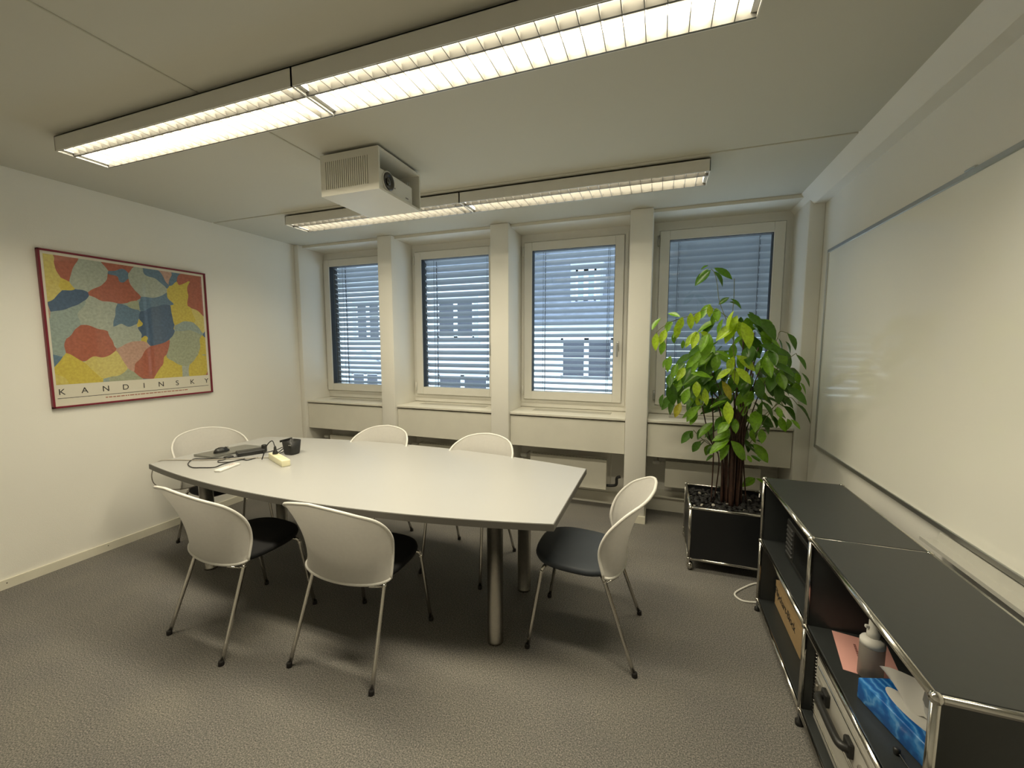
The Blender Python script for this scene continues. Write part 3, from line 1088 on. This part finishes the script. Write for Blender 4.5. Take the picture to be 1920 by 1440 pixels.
for i in range(9):
    s = i / 8
    row = []
    for j in range(13):
        t_ = j / 12 * 2 - 1
        wdt = .045 + .045 * s
        xx = t_ * wdt + .012 * math.sin(3 * s + 2)
        yy = (.012 + .02 * s) * math.sin(t_ * 4.2 + s * 2) + .012 * s
        zz = .033 + .075 * s * (1 - .25 * t_ * t_) + .006 * math.sin(7 * t_)
        row.append(c0 + R_ @ Vector((xx, yy, zz)))
    rows.append(row)
ts.grid(rows)
ts.build('tissue', M_TISS, r)
# loose cable end on the shelf
pc = at_z(1681, 1411, zs + .004)
lc = MB().tube(smooth_path([(pc.x, pc.y, zs + .01), (pc.x + .004, pc.y - .01, zs + .006), (pc.x + .01, pc.y - .05, zs + .004), (pc.x + .03, pc.y - .12, zs + .004)], 5), .0025, 6)
r = thing('cable_end', 'short black cable with plug lying before the tissue box', 'cable', (pc.x, pc.y, zs))
lc.build('cord', M_BLACK, r)
MB().lathe([(.006, 0), (.008, .006), (.008, .014), (.005, .018)], (pc.x, pc.y, zs), 12).build('plug', M_BLACK, r)

# white cable looping out on the carpet behind the shelf
wc = MB().tube(smooth_path([(.70, 2.86, .005), (.62, 2.838, .005), (.555, 2.78, .005), (.475, 2.675, .005), (.50, 2.612, .005), (.575, 2.618, .005), (.68, 2.66, .005)], 6), .0055, 8)
tag(wc.build('floor_cable', M_WPLAST), 'white cable looping across the carpet between shelf and planter', 'cable')

# ================================================================ THINGS ON THE TABLE
TZ = .7202
M_LAP = mat('laptop_silver', (0.36, 0.36, 0.33), 0.38, metal=.8, vary=0.02)


def on_table(u, v, dz=0.0):
    p = at_z(u, v, TZ + dz)
    return Vector((p.x, p.y, TZ + dz))


r = thing('laptop', 'closed silver laptop lying at the left table end', 'laptop', (-2.915, 2.075, TZ))
A, B, Cc, D = [Vector((*p, 0)) for p in ((-3.045, 1.915), (-2.985, 2.25), (-2.80, 2.25), (-2.86, 1.912))]
MB().prism([p[:2] for p in (A, B, Cc, D)], TZ, TZ + .008).build('base', M_LAP, r)
MB().prism([p[:2] for p in (A, B, Cc, D)], TZ + .0095, TZ + .016).build('lid', M_LAP, r)
MB().prism([(p[0] * .99 - .029, p[1] * .99 + .0207) for p in (A, B, Cc, D)], TZ + .008, TZ + .0095).build('hinge_gap', M_BLACK, r)
mz = TZ + .016
r = thing('computer_mouse', 'black computer mouse resting on the closed laptop', 'mouse', (-2.93, 2.03, mz))
mm = MB()
rows = []
for i in range(9):
    a = PI * i / 8
    row = []
    for j in range(16):
        b2 = 2 * PI * j / 16
        row.append((-2.93 + .032 * math.sin(a) * math.cos(b2), 2.03 + .055 * math.sin(a) * math.sin(b2), mz + max(0, .034 * math.cos(a) * (1 - .25 * math.sin(a) * math.sin(b2))) + (.001 if math.cos(a) > 0 else 0)))
    row.append(row[0])
    rows.append(row)
mm.grid(rows)
body = mm.build('shell', M_BLACK, r)
MB().lathe([(.009, -.003), (.009, .003)], (-2.93, 2.06, mz + .022), 12, 'x').build('scroll_wheel', M_RUBBER, r)
MB().box(-2.9305, -2.9295, 2.045, 2.08, mz + .018, mz + .0285).build('button_split', M_STEEL, r)

r = thing('power_adapter', 'black power brick with cables lying beside the laptop', 'adapter', (-2.735, 2.10, TZ))
ad = MB().rbox(-.085, .085, -.045, .045, 0, .03, .006, 2)
ang = math.radians(62)
R2 = Matrix.Rotation(ang, 3, 'Z')
ad.v = [tuple(Vector((-2.735, 2.10, TZ)) + R2 @ Vector(v)) for v in ad.v]
ad.build('brick', M_BLACK, r)
pl = MB().rbox(-2.715, -2.685, 2.165, 2.195, TZ, TZ + .055, .008, 2)
pl.build('upright_plug', M_BLACK, r)
MB().rbox(-2.80, -2.765, 1.945, 2.0, TZ, TZ + .013, .004, 1).build('connector', M_BLACK, r)

M_CREAM = mat('cream_plastic', (0.80, 0.76, 0.52), 0.4, vary=0.01)
r = thing('power_strip', 'cream socket strip with a black plug beside the black cup', 'power strip', (-2.37, 2.01, TZ))
ps = MB().rbox(-.14, .14, -.026, .026, 0, .042, .004, 2)
dv = Vector((-2.248, 1.931, 0)) - Vector((-2.50, 2.047, 0))
R3 = Matrix.Rotation(math.atan2(dv.y, dv.x), 3, 'Z')
oc = Vector((-2.362, 2.011, TZ))
ps.v = [tuple(oc + R3 @ Vector(v)) for v in ps.v]
ps.build('body', M_CREAM, r)
for k in range(3):
    sk = MB().lathe([(.017, .042), (.017, .0428), (.015, .0428)], (0, 0, 0), 16)
    sk.v = [tuple(oc + R3 @ (Vector(v) + Vector((.09 - .06 * k, 0, 0)))) for v in sk.v]
    sk.build('socket', mat('socket_cream', (.70, .66, .42), .5), r)
pk = oc + R3 @ Vector((-.075, 0, .043))
r2 = thing('black_plug', 'black mains plug standing in the cream socket strip', 'plug', tuple(pk))
MB().lathe([(.017, 0), (.017, .012), (.010, .022), (.008, .045), (.005, .055)], tuple(pk), 12).build('plug_body', M_BLACK, r2)
pts = [pk + Vector((0, 0, .05)), pk + Vector((-.035, .01, .085)), pk + Vector((-.075, .0, .05)), pk + Vector((-.085, -.025, -.02)), pk + Vector((-.09, -.03, -.039))]
MB().tube(smooth_path(pts, 6), .0035, 6).build('cord', M_BLACK, r2)

cc = (-2.462, 2.205)
r = thing('black_cup', 'squarish black plastic cup with notched rim on the table', 'cup', (*cc, TZ))


def sq_ring(h, z, n=32, k=4.0):
    return [(cc[0] + h * math.copysign(abs(math.cos(a)) ** (2 / k), math.cos(a)), cc[1] + h * math.copysign(abs(math.sin(a)) ** (2 / k), math.sin(a)), z) for a in [2 * PI * i / n for i in range(n + 1)]]


cu = MB()
cu.grid([sq_ring(.001, TZ), sq_ring(.038, TZ), sq_ring(.043, TZ + .012), sq_ring(.051, TZ + .098), sq_ring(.047, TZ + .098), sq_ring(.042, TZ + .02), sq_ring(.001, TZ + .02)])
cu.build('body', M_BLACK, r)
MB().box(cc[0] + .025, cc[0] + .045, cc[1] - .0515, cc[1] - .047, TZ + .072, TZ + .077).build('logo_mark', M_ALU, r)
for sx in (-1, 1):
    MB().rbox(cc[0] - .051, cc[0] - .045, cc[1] - .055 + (0 if sx < 0 else .035), cc[1] - .02 + (0 if sx < 0 else .07), TZ + .09, TZ + .106, .002, 1).build('rim_tab', M_BLACK, r)

cab = [(1240, 390), (900, 445), (700, 465), (380, 485), (190, 485), (100, 555), (160, 610), (300, 615), (490, 610), (600, 570), (700, 540), (900, 495), (1000, 500), (1150, 460)]
pts = [on_table(340 + u / 8, 800 + v / 8, .0035) for u, v in cab]
tag(MB().tube(smooth_path(pts, 6), .0032, 6).build('black_cable', M_BLACK), 'thin black cable lying in a loop before the laptop', 'cable')
pts = [on_table(340 + u / 8, 800 + v / 8, .0035) for u, v in ((950, 470), (930, 490), (880, 495), (740, 525), (600, 535), (550, 530), (560, 510), (640, 495), (700, 475))]
tag(MB().tube(smooth_path(pts, 6), .0028, 6).build('short_black_cable', M_BLACK), 'short bent black cable between the laptop and the white remote', 'cable')
pts = [Vector((-2.69, 2.15, TZ + .02)), Vector((-2.63, 2.13, TZ + .014)), Vector((-2.56, 2.16, TZ + .03)), Vector((-2.53, 2.19, TZ + .045)), Vector((-2.50, 2.20, TZ + .03)), Vector((-2.54, 2.17, TZ + .006)), Vector((-2.58, 2.15, TZ + .006)), Vector((-2.52, 2.14, TZ + .02)), Vector((-2.521, 2.21, TZ + .05))]
tag(MB().tube(smooth_path(pts, 6), .0035, 6).build('tangled_cable', M_BLACK), 'tangled black cable running from the power brick to the black cup', 'cable')
r = thing('remote_control', 'slim white remote control lying nearest the camera on the table', 'remote', (-2.555, 1.80, TZ))
rm = MB().rbox(-.022, .022, -.082, .082, 0, .013, .004, 2)
R4 = Matrix.Rotation(math.radians(14), 3, 'Z')
rm.v = [tuple(Vector((-2.555, 1.80, TZ)) + R4 @ Vector(v)) for v in rm.v]
rm.build('body', M_WPLAST, r)
bt = MB()
for i in range(3):
    for j in range(5):
        b3 = MB().rbox(-.014 + i * .011, -.008 + i * .011, .0 + j * .014, .007 + j * .014, .0128, .0142, .0006, 1)
        b3.v = [tuple(Vector((-2.555, 1.80, TZ)) + R4 @ Vector(v)) for v in b3.v]
        bt.add(b3.v, b3.f)
bt.build('buttons', mat('remote_buttons', (.55, .40, .38), .5), r)
# white flex hanging off the left table end
ye = 1.76
pts = [(-2.50, 2.075, TZ + .004), (-2.70, 1.97, TZ + .004), (-2.9, 1.86, TZ + .004), (-3.08, 1.80, TZ + .004), (-3.143, 1.765, TZ + .001), (-3.165, 1.74, .69), (-3.165, 1.72, .62), (-3.10, 1.71, .57), (-3.0, 1.75, .545), (-2.9, 1.82, .56), (-2.82, 1.90, .64), (-2.79, 1.95, .684)]
tag(MB().tube(smooth_path(pts, 6), .0032, 6).build('hanging_flex', mat('grey_flex', (.42, .38, .32), .5)), 'thin grey flex hanging off the left end of the table', 'cable')

# ================================================================ PLANTER AND PLANT
px0, px1, qy0, qy1, pzb, pzt = .227, .727, 2.880, 3.376, .078, .428
M_PLBLK = mat('black_planter_panel', (0.012, 0.013, 0.015), 0.35, vary=0.05)
pt = thing('planter', 'black cubic planter with chrome tube frame on casters', 'planter', ((px0 + px1) / 2, (qy0 + qy1) / 2, 0))
pc0 = Vector(pt.location)
for x in (px0, px1):
    for y in (qy0, qy1):
        for z in (pzb, pzt):
            place(bmesh_ball, 'ball_connector', pt, (x - pc0.x, y - pc0.y, z))
        MB().tube([(x, y, pzb), (x, y, pzt)], rr, 12).build('upright_tube', M_CHROME, pt)
        cs = MB().ball((x + (.008 if x == px0 else -.008), y + .012, .029), .029, 14, 8, (.75, 1, 1)).build('caster', M_CHROME, pt)
        MB().tube([(x, y, .04), (x, y, pzb)], .008, 8).build('caster_stem', M_CHROME, cs)
        MB().lathe([(.027, -.008), (.027, .008)], (x + (.008 if x == px0 else -.008), y + .012, .027), 14, 'x').build('tread', M_RUBBER, cs)
    for z in (pzb, pzt):
        MB().tube([(x, qy0, z), (x, qy1, z)], rr, 12).build('side_tube', M_CHROME, pt)
for y in (qy0, qy1):
    for z in (pzb, pzt):
        MB().tube([(px0, y, z), (px1, y, z)], rr, 12).build('front_tube', M_CHROME, pt)
t = .006
for x in (px0, px1):
    MB().box(x - .004, x + .004, qy0 + t, qy1 - t, pzb + t, pzt - t).build('side_panel', M_PLBLK, pt)
for y in (qy0, qy1):
    MB().box(px0 + t, px1 - t, y - .004, y + .004, pzb + t, pzt - t).build('front_panel', M_PLBLK, pt)
MB().box(px0 + t, px1 - t, qy0 + t, qy1 - t, pzb - .004, pzb + .004).build('floor_panel', M_PLBLK, pt)
so = MB()
rows = [[(px0 + .006 + (px1 - px0 - .012) * i / 16, qy0 + .006 + (qy1 - qy0 - .012) * j / 16, .388 + .004 * math.sin(i * 1.7) * math.cos(j * 2.1)) for i in range(17)] for j in range(17)]
so.grid(rows)
so.build('soil', mat('dark_soil', (.018, .015, .012), .95, bump=.6, bscale=80), pt)
random.seed(11)
M_LAVA = mat('black_lava_stone', (0.020, 0.019, 0.019), 0.6, vary=0.35, vscale=60, bump=.5, bscale=150)
M_QUARTZ = mat('pale_stone', (0.45, 0.42, 0.36), 0.5, vary=0.15, vscale=40)


def stone_mesh(material):
    bm = bmesh.new()
    bmesh.ops.create_icosphere(bm, subdivisions=1, radius=1)
    for v in bm.verts:
        v.co *= random.uniform(.72, 1.15)
        v.co.z *= .62
    me = bpy.data.meshes.new('stone')
    bm.to_mesh(me)
    bm.free()
    me.materials.append(material)
    return me


stones = [stone_mesh(M_LAVA) for _ in range(6)]
pale = [stone_mesh(M_QUARTZ) for _ in range(3)]
n = 15
for i in range(n):
    for j in range(n):
        x = px0 + .024 + (px1 - px0 - .048) * (i + random.uniform(-.3, .3)) / (n - 1)
        y = qy0 + .026 + (qy1 - qy0 - .052) * (j + random.uniform(-.3, .3)) / (n - 1)
        x, y = min(max(x, px0 + .024), px1 - .024), min(max(y, qy0 + .026), qy1 - .026)
        wh = random.random() < .09
        o = place(random.choice(pale if wh else stones), 'stone', pt, (x - pc0.x, y - pc0.y, .394 + random.uniform(0, .014)))
        s = random.uniform(.011, .014) if wh else random.uniform(.014, .023)
        o.scale = (s * random.uniform(.8, 1.3), s, s)
        o.rotation_euler = (random.uniform(-.6, .6), random.uniform(-.6, .6), random.uniform(0, 6))

PY = 3.13
plant = thing('potted_plant', 'tall bushy green plant with many canes growing in the black planter', 'plant', (.515, PY, .39))
pp = Vector(plant.location)


def leaf_mat(name, c1, c2):
    return mat(name, [(a + b) / 2 for a, b in zip(c1, c2)], .33, vary=.22, vscale=9, spec=.5, translucent=.28)


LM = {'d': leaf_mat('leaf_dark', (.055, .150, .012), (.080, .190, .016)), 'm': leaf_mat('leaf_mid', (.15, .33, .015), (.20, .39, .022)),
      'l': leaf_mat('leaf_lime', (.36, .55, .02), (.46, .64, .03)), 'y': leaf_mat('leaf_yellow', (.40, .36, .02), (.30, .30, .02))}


def leaf_mesh(key, droop, wid):
    prof = [(0, .02), (.12, .42), (.3, .85), (.5, 1.0), (.7, .82), (.88, .42), (1.0, .015)]
    rows = []
    for x, w in prof:
        z = -droop * x * x
        h = wid * w / 2
        rows.append([(x, -h, z + h * .35), (x, -h * .5, z + h * .10), (x, 0, z), (x, h * .5, z + h * .10), (x, h, z + h * .35)])
    return MB().grid(rows).mesh('leaf', LM[key], fix=False)


LEAF = {k: [leaf_mesh(k, d, w) for d, w in ((.10, .44), (.28, .48), (.18, .40))] for k in LM}
random.seed(21)


def add_leaf(base, tip, key, roll=None):
    d = (tip - base) * 1.3
    L_ = d.length
    x = d.normalized()
    view = (CAM - base).normalized()
    upv = Vector((random.uniform(-.35, .35), random.uniform(-.35, .35), 1)) * .75 + view * random.uniform(.2, .9)
    z = upv - x * upv.dot(x)
    if z.length < .1:
        z = x.orthogonal()
    z.normalize()
    y = z.cross(x)
    qn = Matrix((x, y, z)).transposed().to_quaternion()
    o = place(random.choice(LEAF[key]), 'leaf', plant, base - pp, qn)
    o.scale = (L_, L_ * random.uniform(.95, 1.25), L_)
    return o


def cl(ox, oy, s, pairs, key, dy=-.12):
    for x0, y0, x1, y1 in pairs:
        yd = PY + dy + random.uniform(-.05, .05)
        a = at_y(ox + x0 / s, oy + y0 / s, yd)
        b = at_y(ox + x1 / s, oy + y1 / s, yd + random.uniform(-.045, .02))
        add_leaf(a, b, key)


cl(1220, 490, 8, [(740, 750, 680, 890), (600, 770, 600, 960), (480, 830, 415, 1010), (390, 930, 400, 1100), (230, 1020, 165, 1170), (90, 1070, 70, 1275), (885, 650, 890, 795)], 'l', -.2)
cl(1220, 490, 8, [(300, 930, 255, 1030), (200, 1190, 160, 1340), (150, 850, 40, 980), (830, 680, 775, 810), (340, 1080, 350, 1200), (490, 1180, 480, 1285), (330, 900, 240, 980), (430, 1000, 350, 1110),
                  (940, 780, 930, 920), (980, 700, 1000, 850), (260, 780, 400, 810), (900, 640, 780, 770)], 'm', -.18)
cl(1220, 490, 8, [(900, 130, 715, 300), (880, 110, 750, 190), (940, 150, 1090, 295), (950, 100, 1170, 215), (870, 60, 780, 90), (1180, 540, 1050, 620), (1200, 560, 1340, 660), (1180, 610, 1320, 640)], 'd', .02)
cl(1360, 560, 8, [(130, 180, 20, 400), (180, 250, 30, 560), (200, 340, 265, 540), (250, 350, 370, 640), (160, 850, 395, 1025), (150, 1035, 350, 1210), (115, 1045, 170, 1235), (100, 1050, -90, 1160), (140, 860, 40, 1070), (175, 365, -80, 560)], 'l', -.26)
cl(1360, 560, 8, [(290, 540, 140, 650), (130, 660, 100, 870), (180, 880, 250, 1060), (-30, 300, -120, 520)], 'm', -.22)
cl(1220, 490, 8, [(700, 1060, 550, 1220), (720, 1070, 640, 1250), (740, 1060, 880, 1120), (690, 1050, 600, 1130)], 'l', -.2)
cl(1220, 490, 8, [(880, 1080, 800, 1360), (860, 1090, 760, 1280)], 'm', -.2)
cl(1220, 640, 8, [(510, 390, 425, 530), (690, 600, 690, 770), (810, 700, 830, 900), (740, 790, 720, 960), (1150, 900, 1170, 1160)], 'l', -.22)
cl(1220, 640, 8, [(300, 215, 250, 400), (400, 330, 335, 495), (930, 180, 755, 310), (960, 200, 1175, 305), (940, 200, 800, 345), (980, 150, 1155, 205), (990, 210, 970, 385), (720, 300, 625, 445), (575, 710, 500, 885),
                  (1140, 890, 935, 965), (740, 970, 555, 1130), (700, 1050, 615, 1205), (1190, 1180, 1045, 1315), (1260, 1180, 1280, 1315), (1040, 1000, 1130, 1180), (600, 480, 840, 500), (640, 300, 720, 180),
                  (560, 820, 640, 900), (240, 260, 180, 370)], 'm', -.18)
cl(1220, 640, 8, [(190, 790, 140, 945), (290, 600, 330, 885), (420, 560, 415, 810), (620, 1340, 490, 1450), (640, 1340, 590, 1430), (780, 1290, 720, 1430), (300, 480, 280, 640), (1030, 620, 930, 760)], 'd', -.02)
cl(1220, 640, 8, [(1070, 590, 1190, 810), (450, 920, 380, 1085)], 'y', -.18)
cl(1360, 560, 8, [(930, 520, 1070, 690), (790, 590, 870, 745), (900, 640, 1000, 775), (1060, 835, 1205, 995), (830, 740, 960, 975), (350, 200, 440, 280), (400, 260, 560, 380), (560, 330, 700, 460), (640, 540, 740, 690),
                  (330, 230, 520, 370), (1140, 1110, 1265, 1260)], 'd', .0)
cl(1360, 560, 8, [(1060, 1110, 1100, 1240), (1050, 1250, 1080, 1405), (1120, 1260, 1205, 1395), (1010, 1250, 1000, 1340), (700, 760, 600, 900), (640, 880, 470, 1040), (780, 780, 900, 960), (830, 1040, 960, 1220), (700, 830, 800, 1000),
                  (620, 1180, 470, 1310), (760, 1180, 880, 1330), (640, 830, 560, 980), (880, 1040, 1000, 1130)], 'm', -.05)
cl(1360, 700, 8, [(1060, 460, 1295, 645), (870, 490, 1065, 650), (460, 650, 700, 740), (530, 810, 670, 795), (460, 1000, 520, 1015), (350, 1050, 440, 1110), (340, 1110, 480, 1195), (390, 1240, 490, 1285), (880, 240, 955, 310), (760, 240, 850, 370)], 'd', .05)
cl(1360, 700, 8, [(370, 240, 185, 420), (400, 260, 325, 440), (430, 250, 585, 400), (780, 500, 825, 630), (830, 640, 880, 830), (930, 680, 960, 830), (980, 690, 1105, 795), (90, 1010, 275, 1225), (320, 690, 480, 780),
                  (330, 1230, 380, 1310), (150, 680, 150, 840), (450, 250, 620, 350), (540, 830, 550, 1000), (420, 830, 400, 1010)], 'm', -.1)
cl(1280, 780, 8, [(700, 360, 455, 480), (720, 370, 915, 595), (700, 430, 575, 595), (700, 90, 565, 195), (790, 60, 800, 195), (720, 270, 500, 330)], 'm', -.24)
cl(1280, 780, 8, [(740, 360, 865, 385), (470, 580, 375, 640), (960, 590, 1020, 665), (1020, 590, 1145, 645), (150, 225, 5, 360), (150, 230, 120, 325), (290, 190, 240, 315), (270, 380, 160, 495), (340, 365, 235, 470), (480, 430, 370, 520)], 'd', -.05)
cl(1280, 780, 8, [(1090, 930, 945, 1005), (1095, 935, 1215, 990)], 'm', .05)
nexp = sum(1 for o in plant.children)

ZONES = [(1330, 1430, 592, 650, 26, 'ddmm'), (1310, 1450, 645, 720, 46, 'dddm'), (1300, 1460, 700, 775, 46, 'dddm'), (1262, 1330, 665, 750, 20, 'ddmm'), (1440, 1488, 640, 730, 14, 'ddm'), (1335, 1425, 770, 835, 24, 'dddm')]
random.seed(5)
for u0, u1, v0, v1, cnt, keys in ZONES:
    for _ in range(cnt):
        yd = PY + random.uniform(-.16, .24)
        p = at_y(random.uniform(u0, u1), random.uniform(v0, v1), yd)
        out_ = Vector((p.x - .50, yd - PY, 0))
        out_ = (out_.normalized() if out_.length > .02 else Vector((1, 0, 0))) * random.uniform(.4, 1) + Vector((random.uniform(-.5, .5), random.uniform(-.5, .5), -random.uniform(.3, 1.1)))
        L_ = random.uniform(.09, .13)
        add_leaf(p, p + out_.normalized() * L_, random.choice(keys))

# canes and twigs
M_CANE = mat('brown_cane', (0.055, 0.025, 0.016), 0.6, vary=.35, vscale=30)
M_TWIG = mat('green_twig', (0.16, 0.17, 0.06), 0.6, vary=.2)
random.seed(9)
for i in range(26):
    a, rd = random.uniform(0, 2 * PI), .075 * math.sqrt(random.random())
    b0 = Vector((.515 + rd * math.cos(a) * 1.0, PY + rd * math.sin(a), .385))
    u, v = random.uniform(1325, 1440), random.uniform(610, 770)
    tp = at_y(u, v, PY + random.uniform(-.12, .16))
    mid = Vector((b0.x + (b0.x - .515) * .3, b0.y, .85)) * .8 + (b0 + tp) * .1
    path = smooth_path([b0, b0 * .5 + mid * .5 + Vector((0, 0, .0)), mid, mid * .45 + tp * .55 + Vector((0, 0, .04)), tp], 4)
    r0 = random.uniform(.006, .012)
    MB().tube(path, [r0 * (1 - .6 * k / (len(path) - 1)) for k in range(len(path))], 6).build('cane', M_CANE, plant)
for base, pxs in (((.375, PY - .02, .385), [(1338, 840), (1336, 760), (1334, 700)]), ((.40, PY + .03, .385), [(1348, 860), (1330, 820), (1312, 740)]), ((.60, PY + .02, .385), [(1394, 850), (1400, 780), (1412, 700)])):
    MB().tube(smooth_path([base] + [at_y(u, v, PY - .03) for u, v in pxs], 5), .0045, 6).build('cane', M_CANE, plant)
for pxs, yd in (([(1362, 600), (1349, 565), (1345, 535), (1340, 512), (1333, 504)], PY), ([(1372, 600), (1376, 560), (1377, 522)], PY), ([(1372, 600), (1335, 578), (1300, 590), (1262, 602), (1240, 615), (1230, 625)], PY - .2),
                ([(1415, 740), (1455, 700), (1485, 690), (1495, 697)], PY), ([(1420, 690), (1455, 640), (1462, 622), (1478, 625)], PY), ([(1425, 720), (1470, 680), (1490, 664), (1494, 664)], PY),
                ([(1420, 790), (1455, 760), (1480, 745), (1494, 757)], PY), ([(1400, 840), (1455, 758), (1470, 762)], PY), ([(1340, 840), (1315, 822), (1300, 806)], PY), ([(1345, 850), (1325, 826), (1312, 827)], PY),
                ([(1378, 600), (1375, 650), (1378, 690), (1376, 720)], PY - .25), ([(1398, 905), (1408, 900), (1416, 896)], PY + .05)):
    MB().tube(smooth_path([at_y(u, v, yd) for u, v in pxs], 4), .0022, 5).build('twig', M_TWIG, plant)
